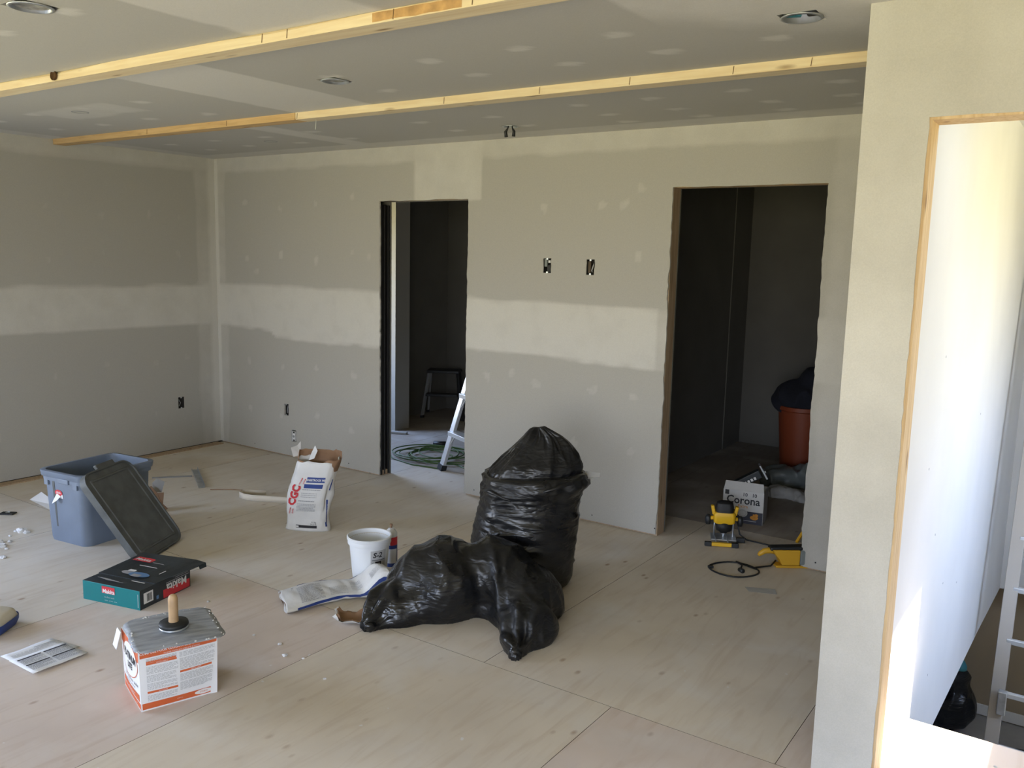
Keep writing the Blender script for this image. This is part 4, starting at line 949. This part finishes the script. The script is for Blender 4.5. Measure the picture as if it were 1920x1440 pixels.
MB().box((0, 0, .002), (.56, .042, .0015)).build('web', M['steel'], t); MB().box((0, .021, .014), (.56, .0015, .026)).build('flange', M['steel'], t); MB().box((0, -.021, .008), (.56, .0015, .014)).build('flange', M['steel'], t)
t = MB().tube([(-5.10, 3.70, .003), (-4.98, 3.80, .003), (-4.90, 3.82, .008), (-4.86, 3.77, .003), (-4.83, 3.76, .003)], .003, 6).build('wire_offcut', M['kraft'], smooth=True); tag(t, 'thin bent brown wire lying near the tape curl', 'wire')
t = thing('cardboard_scrap', 'torn brown cardboard piece standing behind the leaning tote lid', 'cardboard', (-4.93, 3.16, 0), math.radians(36))
MB().add([(-.10, 0, 0), (.055, 0, .0), (.075, .01, .02), (.045, .01, .05), (.052, .015, .125), (.01, .015, .12), (-.03, .02, .165), (-.055, .02, .15), (-.10, .02, .17)], [tuple(range(9))]).build('cardboard', M['kraft'], t, solid=.004)
MB().add([(-.02, .03, .12), (.03, .035, .12), (.05, .04, .19), (.0, .04, .21), (-.03, .04, .18)], [(0, 1, 2, 3, 4)]).build('crumpled_film', M['rag'], t, solid=.001)
t = MB().add([(-5.80, 2.80, .002), (-5.40, 2.76, .002), (-5.46, 2.83, .012), (-5.76, 2.86, .05)], [(0, 1, 2, 3)]).build('paper_scrap', M['paperw'], solid=.001); tag(t, 'white pointed paper scrap on the floor left of the tote', 'paper')
t = thing('cover_plate', 'small black plastic plate on the floor near the left wall', 'plastic plate', (-5.59, 2.56, 0), .6)
MB().box((0, 0, .005), (.09, .055, .008)).build('plate', M['black'], t, bevel=.003); MB().lathe([(.0001, .0), (.012, 0), (.014, .003)], 14, (0, 0, .0095)).build('hole_ring', M['steel'], t)
def chunk(x, y, r, label, cat='plaster chunk', group=None, mt='crumb', sd=0):
    bm = bmesh.new(); bmesh.ops.create_icosphere(bm, subdivisions=2, radius=r)
    for v_ in bm.verts: v_.co *= 1+.6*noise.noise(v_.co*(1.3/r)+Vector((sd, 0, 0))); v_.co.z = max(-r*.32, v_.co.z*.6)
    me = bpy.data.meshes.new('chunk'); bm.to_mesh(me); bm.free(); me.materials.append(M[mt]); o = bpy.data.objects.new('gypsum_chunk', me); col.objects.link(o); o.location = (x, y, r*.32); o.rotation_euler = (0, 0, sd)
    return tag(o, label, cat, group)
for i, (x, y, r) in enumerate([(-5.17, 2.44, .026), (-5.13, 2.45, .017), (-5.20, 2.42, .012), (-5.03, 2.20, .030), (-4.99, 2.25, .022), (-5.07, 2.27, .018), (-4.96, 2.20, .013), (-5.04, 2.31, .012), (-4.93, 2.24, .010), (-5.14, 2.36, .009), (-4.80, 2.16, .016)]):
    chunk(x, y, r, ('crumbled white gypsum in the small heap nearer the tote' if y > 2.35 else 'crumbled white gypsum in the heap at the left photo edge') if y > 2.17 else 'lone white gypsum crumb nearest the teal carton', group='gypsum crumbs at the left edge', sd=i*1.7)
for i, (x, y, r) in enumerate([(-2.70, 2.30, .010), (-2.96, 2.35, .007), (-2.80, 2.36, .009), (-2.62, 2.33, .006), (-2.42, 2.26, .007), (-3.43, 2.46, .008)]):
    chunk(x, y, r, 'tiny white gypsum crumb in front of the crumpled sack', group='gypsum crumbs before the crumpled sack', sd=i*2.3)
t = MB().add([(-3.03, 3.42, .002), (-2.95, 3.47, .012), (-2.93, 3.50, .03), (-2.99, 3.50, .018), (-3.05, 3.47, .01)], [(0, 1, 2, 3, 4)]).build('paper_scrap', M['paperw'], solid=.001); tag(t, 'small white scrap right of the spray can', 'paper')
t = MB().add([(-3.00, 3.30, .002), (-2.90, 3.30, .004), (-2.80, 3.36, .012), (-2.86, 3.42, .02), (-2.95, 3.39, .01)], [(0, 1, 2, 3, 4)]).build('paper_scrap', M['sack'], solid=.001); tag(t, 'pale torn paper between bucket and black bags', 'paper')
t = MB().add([(-2.93, 3.12, .002), (-2.86, 3.13, .003), (-2.80, 3.24, .012), (-2.86, 3.27, .01)], [(0, 1, 2, 3)]).build('cardboard_scrap', M['kraft'], solid=.002); tag(t, 'small brown cardboard scrap at the foot of the white bucket', 'cardboard')
t = thing('compound_sack', 'end of a cream sack with blue edge at the left frame border', 'sack', (-3.975, 1.640, 0), math.radians(35))
m_ = MB(); loft(m_, [[(x*k, y*k, z) for x, y in rrect(.34, .20, .05)] for z, k in ((0, .92), (.03, 1.0), (.045, 1.0), (.07, .93), (.08, .80))], True, True); autosmooth(m_.build('sack_body', mat('cream_sack', (.58, .53, .43), .7, bump=.3, bscale=18), t), 50)
m_ = MB(); loft(m_, [[(x*k, y*k, z) for x, y in rrect(.345, .205, .05)] for z, k in ((.006, .94), (.03, 1.0), (.05, 1.002))], False); autosmooth(m_.build('blue_edge', M['navy'], t), 50)
p = Print(plane_fn((.02, -.1045, .03), (1, 0, 0), (0, 0, 1))); p.text('CGC', .08, 0, .035, 0, bold=.03); p.mb.build('side_print', M['wtext'], t)
t = MB().add([(-1.03, 3.24, .001), (-.94, 3.24, .001), (-.95, 3.36, .002), (-1.05, 3.35, .001)], [(0, 1, 2, 3)]).build('dust_patch', M['crumb'], solid=.0006) if False else None
for i, (x, y) in enumerate([(-1.38, 4.22), ]):
    t = MB().add([(x, y, .001), (x+.13, y+.05, .001), (x+.10, y+.11, .003), (x-.04, y+.05, .001)], [(0, 1, 2, 3)]).build('paper_scrap', M['rag'], solid=.0008); tag(t, 'faint pale paper scrap on the floor before the cord loop', 'paper')

# ------------------------------------------------------------------ doorway 2: router, hand tool, cord, beer carton
rt = thing('plunge_router', 'yellow and black plunge router standing in the wide doorway', 'power tool', (-1.80, 4.95, 0), math.radians(25))
MB().box((0, 0, .014), (.15, .13, .010)).build('base_plate', M['steel'], rt, bevel=.004)
for s in (-1, 1): MB().tube([(s*.056, .01, .018), (s*.056, .01, .15)], .006, 12).build('guide_column', M['steel'], rt, smooth=True)
MB().lathe([(.0001, .045), (.022, .045), (.03, .06), (.047, .062), (.048, .115), (.0001, .118)], 28).build('collar', M['black'], rt, smooth=True); autosmooth(rt.children[-1], 40)
MB().lathe([(.006, .018), (.006, .035), (.013, .036), (.013, .05)], 12).build('collet', M['steel'], rt)
m_ = MB(); loft(m_, [[(x, y, z) for x, y in rrect(a, b, .02)] for z, a, b in ((.108, .11, .085), (.115, .125, .095), (.165, .13, .10), (.178, .115, .095))], True, True); autosmooth(m_.build('motor_housing', M['yellow'], rt), 40)
m_ = MB(); loft(m_, [[(x, y, z) for x, y in rrect(a, b, .03)] for z, a, b in ((.176, .105, .09), (.21, .105, .09), (.232, .095, .08), (.24, .07, .055))], True, True); autosmooth(m_.build('motor_cap', M['black'], rt), 40)
for s in (-1, 1):
    MB().box((s*.068, 0, .185), (.02, .035, .055), Matrix.Rotation(s*.2, 3, 'Y')).build('housing_ear', M['yellow'], rt, bevel=.005)
    MB().tube([(s*.06, .0, .135), (s*.085, .0, .13)], .012, 12).build('handle_stem', M['yellow'], rt, smooth=True)
    MB().lathe([(.0001, -.032), (.014, -.030), (.019, -.01), (.018, .015), (.010, .03), (.0001, .031)], 18, (s*.095, 0, .122)).build('handle_grip', M['rubber'], rt, smooth=True)
eg = MB().box((-.02, -.15, .016), (.12, .022, .022)).build('edge_guide', M['yellow'], rt, bevel=.004)
for s in (-1, 1): MB().box((-.02+s*.078, -.15, .016), (.042, .026, .026)).build('guide_shoe', M['rubber'], eg, bevel=.004)
for x in (-.05, .02): MB().tube([(x, -.14, .022), (x, .02, .022)], .004, 8).build('guide_rod', M['steel'], rt, smooth=True)
MB().box((.10, -.04, .016), (.05, .03, .028)).build('dust_port', M['rubber'], rt, bevel=.004)
MB().tube([(.03, .03, .22), (.07, .06, .16), (.10, .03, .03), (.14, .0, .008), (.22, -.04, .006), (.33, -.10, .006), (.40, -.15, .006)], .0045, 8).build('power_cord', M['rubber'], rt, smooth=True)

ht = thing('hand_power_tool', 'yellow and grey handheld power tool with curved horn handle lying by the right door jamb', 'power tool', (-1.30, 4.75, 0), math.radians(36))
pf = [(-.105, .0), (.10, .0), (.12, .02), (.12, .115), (-.10, .115), (-.115, .108), (-.125, .09), (-.10, .055)]
m_ = MB(); m_.add([(x, y_, z) for y_ in (-.04, .04) for x, z in [(-.09, .018), (.01, .018), (.01, .105), (-.145, .105), (-.13, .08), (-.105, .05)]], [(0, 1, 2, 3, 4, 5), (11, 10, 9, 8, 7, 6)]+[(i, (i+1) % 6, 6+(i+1) % 6, 6+i) for i in range(6)]); m_.build('front_housing', M['amber'], ht, bevel=.006)
MB().box((.065, 0, .062), (.11, .078, .085)).build('motor_body', M['grey'], ht, bevel=.008)
MB().box((-.01, 0, .111), (.29, .06, .022), Matrix.Rotation(-.03, 3, 'Y')).build('top_grip', M['rubber'], ht, bevel=.008)
MB().tube([(-.12, 0, .088), (-.15, 0, .092), (-.18, 0, .088), (-.205, 0, .072), (-.215, 0, .062)], [.017, .017, .016, .013, .007], 14).build('horn_handle', M['amber'], ht, smooth=True)
MB().box((-.02, 0, .008), (.20, .07, .014)).build('base_shoe', M['amber'], ht, bevel=.003)
MB().bar((.02, .06, .12), (.10, .13, .20), .014, .012).build('side_arm', M['amber'], ht)
MB().box((.05, .16, .205), (.16, .05, .016), Matrix.Rotation(.15, 3, 'Z')).build('dust_tray', M['black'], ht) if False else None
cpt = [(-.10, -.0, .03), (-.16, -.06, .02), (-.22, -.09, .006)]
R0 = Matrix.Rotation(-math.radians(36), 3, 'Z')
def wl_(x, y, z): q = R0 @ Vector((x+1.30, y-4.75, 0)); return (q.x, q.y, z)
loop = [(-.11, .01, .03), (-.15, -.03, .012)]
ctr = (-1.555, 4.475)
for i in range(31):
    a = math.radians(55-i*12.5); loop.append(wl_(ctr[0]+.128*math.cos(a)*(1+.1*math.sin(2*a)), ctr[1]+.118*math.sin(a), .005))
for i in range(8):
    a = math.radians(180+i*18); 
loop += [wl_(ctr[0]-.03, ctr[1]+.11, .012), wl_(ctr[0]+.02, ctr[1]+.075, .012), wl_(ctr[0]+.03, ctr[1]+.02, .010)]
MB().tube(loop, .0048, 8).build('power_cord', M['rubber'], ht, smooth=True)
q = wl_(ctr[0]+.03, ctr[1]-.0, .012); MB().tube([q, (q[0]+.012, q[1]-.03, .012)], [.011, .013], 10).build('plug', M['rubber'], ht, smooth=True)
q = wl_(ctr[0]-.115, ctr[1]-.05, .008); MB().box(q, (.03, .02, .014)).build('cord_tie', M['rubber'], ht, bevel=.003)

bc = thing('beer_carton', 'white and black beer carton printed Corona, standing open in the dark room', 'box', (-1.842, 5.44, 0), math.radians(10))
w_, d_, h_ = .255, .18, .215
for nm, c, s in (('carton_wall', (0, -d_/2, h_/2), (w_, .004, h_)), ('carton_wall', (0, d_/2, h_/2), (w_, .004, h_)), ('carton_wall', (-w_/2, 0, h_/2), (.004, d_, h_)), ('carton_wall', (w_/2, 0, h_/2), (.004, d_, h_)), ('carton_floor', (0, 0, .003), (w_, d_, .004))):
    MB().box(c, s).build(nm, M['box_w'], bc)
MB().add([(-w_/2, -d_/2, h_), (w_/2, -d_/2, h_), (w_/2-.01, -d_/2+.03, h_+.05), (-w_/2+.005, -d_/2+.03, h_+.05)], [(0, 1, 2, 3)]).build('top_flap', M['box_w'], bc, solid=.003)
p = Print(plane_fn((0, -d_/2-.002, 0), (1, 0, 0), (0, 0, 1)))
p.rect(-w_/2, .0, w_/2, .082, 0); p.text('Corona', .0, .150, .072, 1, bold=.02, sx=.95); p.text('Extra', .0, .112, .03, 2); p.text('10   10', .04, .190, .032, 1, bold=.02); p.rect(-.118, .182, -.092, .212, 1)
p.ell(0, .068, .032, .026, 3, lift=1.2); p.ell(0, .068, .026, .021, 4, ring=.15, lift=1.6)
for s in (-1, 1):
    p.ell(s*.075, .045, .026, .014, 2, lift=1.2); p.rect(s*.075-.008, .03, s*.075+.012, .068, 2, lift=1.2); p.ell(s*.088, .062, .012, .010, 2, lift=1.3)
p.rect(-.09, .018, .09, .022, 4, lift=1)
p.mb.build('front_print', (M['box_k'], M['ink'], M['gold'], M['gtext2'], M['gtext']), bc)
lt = thing('hand_tool', 'dark tool with silver ribbed head lying tilted on top of the beer carton', 'tool', (-1.82, 5.43, .238), math.radians(24))
Rt = Matrix.Rotation(-.55, 3, 'Y')
MB().box((-.02, 0, .035), (.20, .06, .055), Rt).build('tool_body', M['tblack'], lt, bevel=.006)
MB().box((.082, 0, .098), (.012, .08, .10), Rt).build('ribbed_head', M['steel'], lt, bevel=.002)
for k in (-1, 0, 1): MB().box((.091, 0, .104+.0*k), (.006, .08, .012), Rt).build('rib', M['steel'], lt) if k == 0 else None
for k in range(4): MB().box(tuple(Rt @ Vector((-.03+.022*k, -.0315, .0)))[:1]+(-.0315,)+(float((Rt @ Vector((-.03+.022*k, 0, 0))).z)+.035,), (.014, .003, .018), Rt).build('vent_mark', M['wtext'], lt)
t = thing('crumpled_rag', 'pale crumpled rag on the floor right of the beer carton', 'rag', (-1.78, 6.15, 0))
v, nn, f = blob([((-.06, 0, .03), (.09, .07, .05), (0, 0, .3)), ((.05, .0, .03), (.09, .06, .045), (0, 0, -.3)), ((.12, -.04, .02), (.05, .04, .03), (0, 0, 0))], .012, 2)
MB().add([(p_+q*(.02*(ridge(p_, (16, 16, 16), 1)-.5))) if p_.z > .003 else Vector((p_.x, p_.y, 0)) for p_, q in zip(v, nn)], f).build('cloth', M['rag'], t, smooth=True)
t = thing('orange_bin', 'orange plastic bin at the back of the dark room behind the wide doorway', 'bin', (-1.93, 6.95, 0))
MB().lathe([(.0001, 0), (.15, 0), (.19, .52), (.205, .53), (.205, .56), (.18, .56), (.145, .02)], 32).build('bin_body', M['orangeb'], t, smooth=True); autosmooth(t.children[0], 40)
t = thing('dark_coat', 'dark blue-black coat heaped on top of the orange bin', 'coat', (-1.87, 6.95, .575))
v, nn, f = blob([((-.04, 0, .06), (.24, .20, .13), (0, 0, .3)), ((.08, .02, .16), (.2, .16, .12), (0, .3, 0)), ((-.2, -.05, .0), (.1, .1, .09), (0, 0, 0))], .02, 3)
MB().add([p_+q*.03*(ridge(p_, (7, 7, 4), 1)-.5) for p_, q in zip(v, nn)], f).build('cloth', M['coat'], t, smooth=True)
t = thing('plastic_sheeting', 'crumpled grey plastic sheeting heaped before the orange bin', 'plastic sheet', (-1.80, 6.50, 0))
v, nn, f = blob([((-.12, 0, .05), (.18, .14, .09), (0, 0, .3)), ((.12, .05, .08), (.18, .15, .12), (0, 0, -.3))], .018, 3)
MB().add([(p_+q*(.04*(ridge(p_, (9, 9, 9), 1)-.5))) if p_.z > .004 else Vector((p_.x, p_.y, 0)) for p_, q in zip(v, nn)], f).build('sheeting', mat('sheeting', (.16, .18, .18), .35), t, smooth=True)

# ------------------------------------------------------------------ doorway 1: step ladder, hose, far step stool
ld = thing('stepladder', 'silver aluminium stepladder partly hidden by the right side of the narrow doorway', 'ladder')
F0 = Vector((-4.215, 5.19, 0)); Wd = Vector((.90, -.42, 0)).normalized(); Ld = Vector((.70, .714, 0))
def lp(a, h, back=False, B=.62):           # a across 0..1, h height
    q = F0+Wd*(.50-.10*h/1.8 if a else .0+.05*h/1.8)*1.0
    return q+Ld*(.27*h)+Vector((0, 0, h)) if not back else F0+Wd*(.46 if a else .04)+Ld*(B-(B-.27*1.75)*h/1.75)+Vector((0, 0, h))
for a in (0, 1):
    r_ = MB().bar(lp(a, .02), lp(a, 1.75), .028, .06, up=Wd).build('front_rail', M['ladder'], ld, bevel=.003)
    MB().bar(lp(a, .0), lp(a, .045), .045, .075, up=Wd).build('rubber_foot', M['rubber'], r_)
    r_ = MB().bar(lp(a, .02, True), lp(a, 1.7, True), .022, .035, up=Wd).build('rear_rail', M['ladder'], ld, bevel=.003)
    MB().bar(lp(a, .0, True), lp(a, .04, True), .035, .05, up=Wd).build('rubber_foot', M['rubber'], r_)
for h in (.30, .60, .90, 1.20, 1.50):
    a, b = lp(0, h), lp(1, h); c = (a+b)/2; st_ = MB().box((0, 0, 0), ((b-a).length, .085, .035), Matrix.Rotation(math.atan2(b.y-a.y, b.x-a.x), 3, 'Z')); st_.xform(Matrix.Translation(c)); st_.build('step', M['ladder'], ld, bevel=.003)
    MB().bar(lp(0, h-.02)+Wd*.06, lp(0, h-.14)+Wd*.0, .014, .006).build('step_brace', M['ladder'], ld)
for h in (.35, .85, 1.3): MB().bar(lp(0, h, True), lp(1, h, True), .02, .02).build('rear_brace', M['ladder'], ld)
MB().box(tuple((lp(0, 1.78)+lp(1, 1.78))/2), (.38, .14, .04), Matrix.Rotation(math.atan2(-.42, .90), 3, 'Z')).build('top_cap', M['rubber'], ld)

hs = thing('cable_coil', 'green extension cord coiled loosely on the floor in the narrow doorway room', 'cord')
pts = []; rr = random.Random(6); cx_, cy_ = -4.56, 5.52
for i in range(230):
    a = i*.19; k = .23+.05*math.sin(i*.071)+.03*math.sin(i*.23+1); dx = .07*math.sin(i*.043); dy = .05*math.cos(i*.037)
    pts.append((cx_+dx+k*1.15*math.cos(a), cy_+dy+k*math.sin(a), .006+.010*(.5+.5*math.sin(i*.31))+.0001*i))
for i in range(10): pts.append((pts[-1][0]+.045, pts[-1][1]-.01+.01*math.sin(i), .006))
MB().tube(pts, .0055, 6).build('cord', M['hose'], hs, smooth=True)
MB().tube([(-4.80, 5.80, .03), (-4.70, 5.84, .03)], [.022, .026], 10).build('socket_end', M['rubber'], hs, smooth=True)
MB().tube([(-4.86, 5.30, .006), (-4.75, 5.22, .006), (-4.5, 5.16, .006), (-4.2, 5.2, .006)], .006, 6).build('cord_tail', M['hose'], hs, smooth=True)
sst = thing('step_stool', 'dark folding step stool at the back of the narrow doorway room', 'stool', (-5.70, 7.05, 0), math.radians(30))
for sx in (-1, 1):
    for sy in (-1, 1):
        r_ = MB().bar((sx*.20, sy*.17, .02), (sx*.15, sy*.05, .46), .02, .035).build('leg', M['ladder'] if sx < 0 else M['rubber'], sst)
        MB().box((sx*.20, sy*.17, .012), (.035, .05, .024)).build('rubber_foot', M['rubber'], r_)
MB().box((0, 0, .475), (.34, .20, .03)).build('top_step', M['rubber'], sst, bevel=.006); MB().box((0, -.13, .24), (.33, .11, .025)).build('lower_step', M['rubber'], sst, bevel=.004)
t = MB().box((-5.35, 6.95, .08), (.10, .10, .16)).build('small_bin', M['black'], bevel=.006); tag(t, 'small dark box on the floor beside the step stool', 'box')
t = MB().box((-5.43, 6.00, .012), (.22, .05, .02), Matrix.Rotation(.4, 3, 'Z')).build('wood_offcut', M['rag'], bevel=.002); tag(t, 'pale wood offcut by the lit stub wall inside the narrow doorway', 'offcut')

# ------------------------------------------------------------------ stairwell: extension ladder, black bag, lower floor clutter
el = thing('extension_ladder', 'aluminium extension ladder leaning in the stairwell at the right edge', 'ladder')
def ep(x, h): return Vector((x, 5.28+.34*(h+2.0), h))
for x in (-.315, .105):
    MB().bar(ep(x, -2.0), ep(x, 1.7), .028, .075, up=(1, 0, 0)).build('side_rail', M['ladder2'], el, bevel=.003)
for k in range(12):
    h = -1.72+.293*k+.011; MB().bar(ep(-.305, h), ep(.095, h), .032, .032, up=(0, 0, 1)).build('rung', M['ladder'], el, bevel=.005)
MB().box(tuple(ep(-.285, -.86)+Vector((0, -.05, 0))), (.045, .05, .14)).build('rung_lock', M['steel'], el, bevel=.003)
lb = thing('black_bin_bag', 'black bag with white and blue tops on the lower floor under the stair wall', 'bin bag', (-.77, 7.42, -2.0))
v, nn, f = blob([((0, 0, .22), (.23, .2, .24), (0, 0, 0)), ((0, .0, .42), (.17, .15, .14), (0, 0, 0))], .02, 4)
MB().add([(p_+q*.02*(ridge(p_, (7, 7, 4), 1)-.5)) if p_.z > .004 else Vector((p_.x, p_.y, 0)) for p_, q in zip(v, nn)], f).build('bag_body', M['bag'], lb, smooth=True)
for x, c, nm in ((-.02, 'can', 'white_top'), (.09, 'tealb', 'blue_top')):
    MB().lathe([(.0001, .07), (.03, .068), (.05, .03), (.05, 0), (.0001, 0)], 16, (x, -.08, .545)).build(nm, M[c], lb, smooth=True)
t = thing('pale_board', 'pale rounded board lying on the lower floor in front of the black bag', 'board', (-.72, 7.05, -2.0), .3)
MB().prism(rrect(.5, .3, .1), 0, .03).build('board', M['rag'], t, bevel=.004)
t = MB().box((-.1, 6.8, -1.88), (.5, .3, .24), Matrix.Rotation(.3, 3, 'Z')).build('dark_crate', M['black'], bevel=.01); tag(t, 'dark crate on the lower floor behind the extension ladder', 'crate')
t = MB().lathe([(.0001, 0), (.035, 0), (.035, .16), (.014, .2), (.014, .24), (.0001, .24)], 16, (-.055, 7.3, -1.0)).build('green_bottle', M['hose'], smooth=True); bpy.data.objects.remove(t)
# nails along the landing edge and board edges
for i, (x, y) in enumerate([(-.33, 3.30), (-.16, 3.20), (-.20, 3.05), (-.02, 3.22)]):
    MB().lathe([(.0001, .0006), (.006, .0006), (.006, -.001)], 10, (x, y, 0)).build('screw_head', M['steel'], floor)
for x in (-5.9, -5.2, -4.78, -4.43, -3.55, -3.05, -2.6, -2.16, -1.19): MB().lathe([(.0001, 0), (.004, 0), (.0045, .001)], 8, (x, YB-.0008, .05), rot=Matrix.Rotation(math.pi/2, 3, 'X')).build('screw_head', M['black'], wall_back)
bpy.context.view_layer.update()
wsl = bpy.data.objects['wall_stair_left']
for y, z in ((3.55, 1.35), (3.72, .62), (3.5, .35), (4.1, .30), (4.6, .15), (3.9, -.05), (3.4, .95), (4.9, .95)):
    MB().lathe([(.0001, 0), (.0045, 0), (.005, .001)], 8, (XS+.0008, y, z), rot=Matrix.Rotation(-math.pi/2, 3, 'Y')).build('screw_head', M['gtext'], wsl)
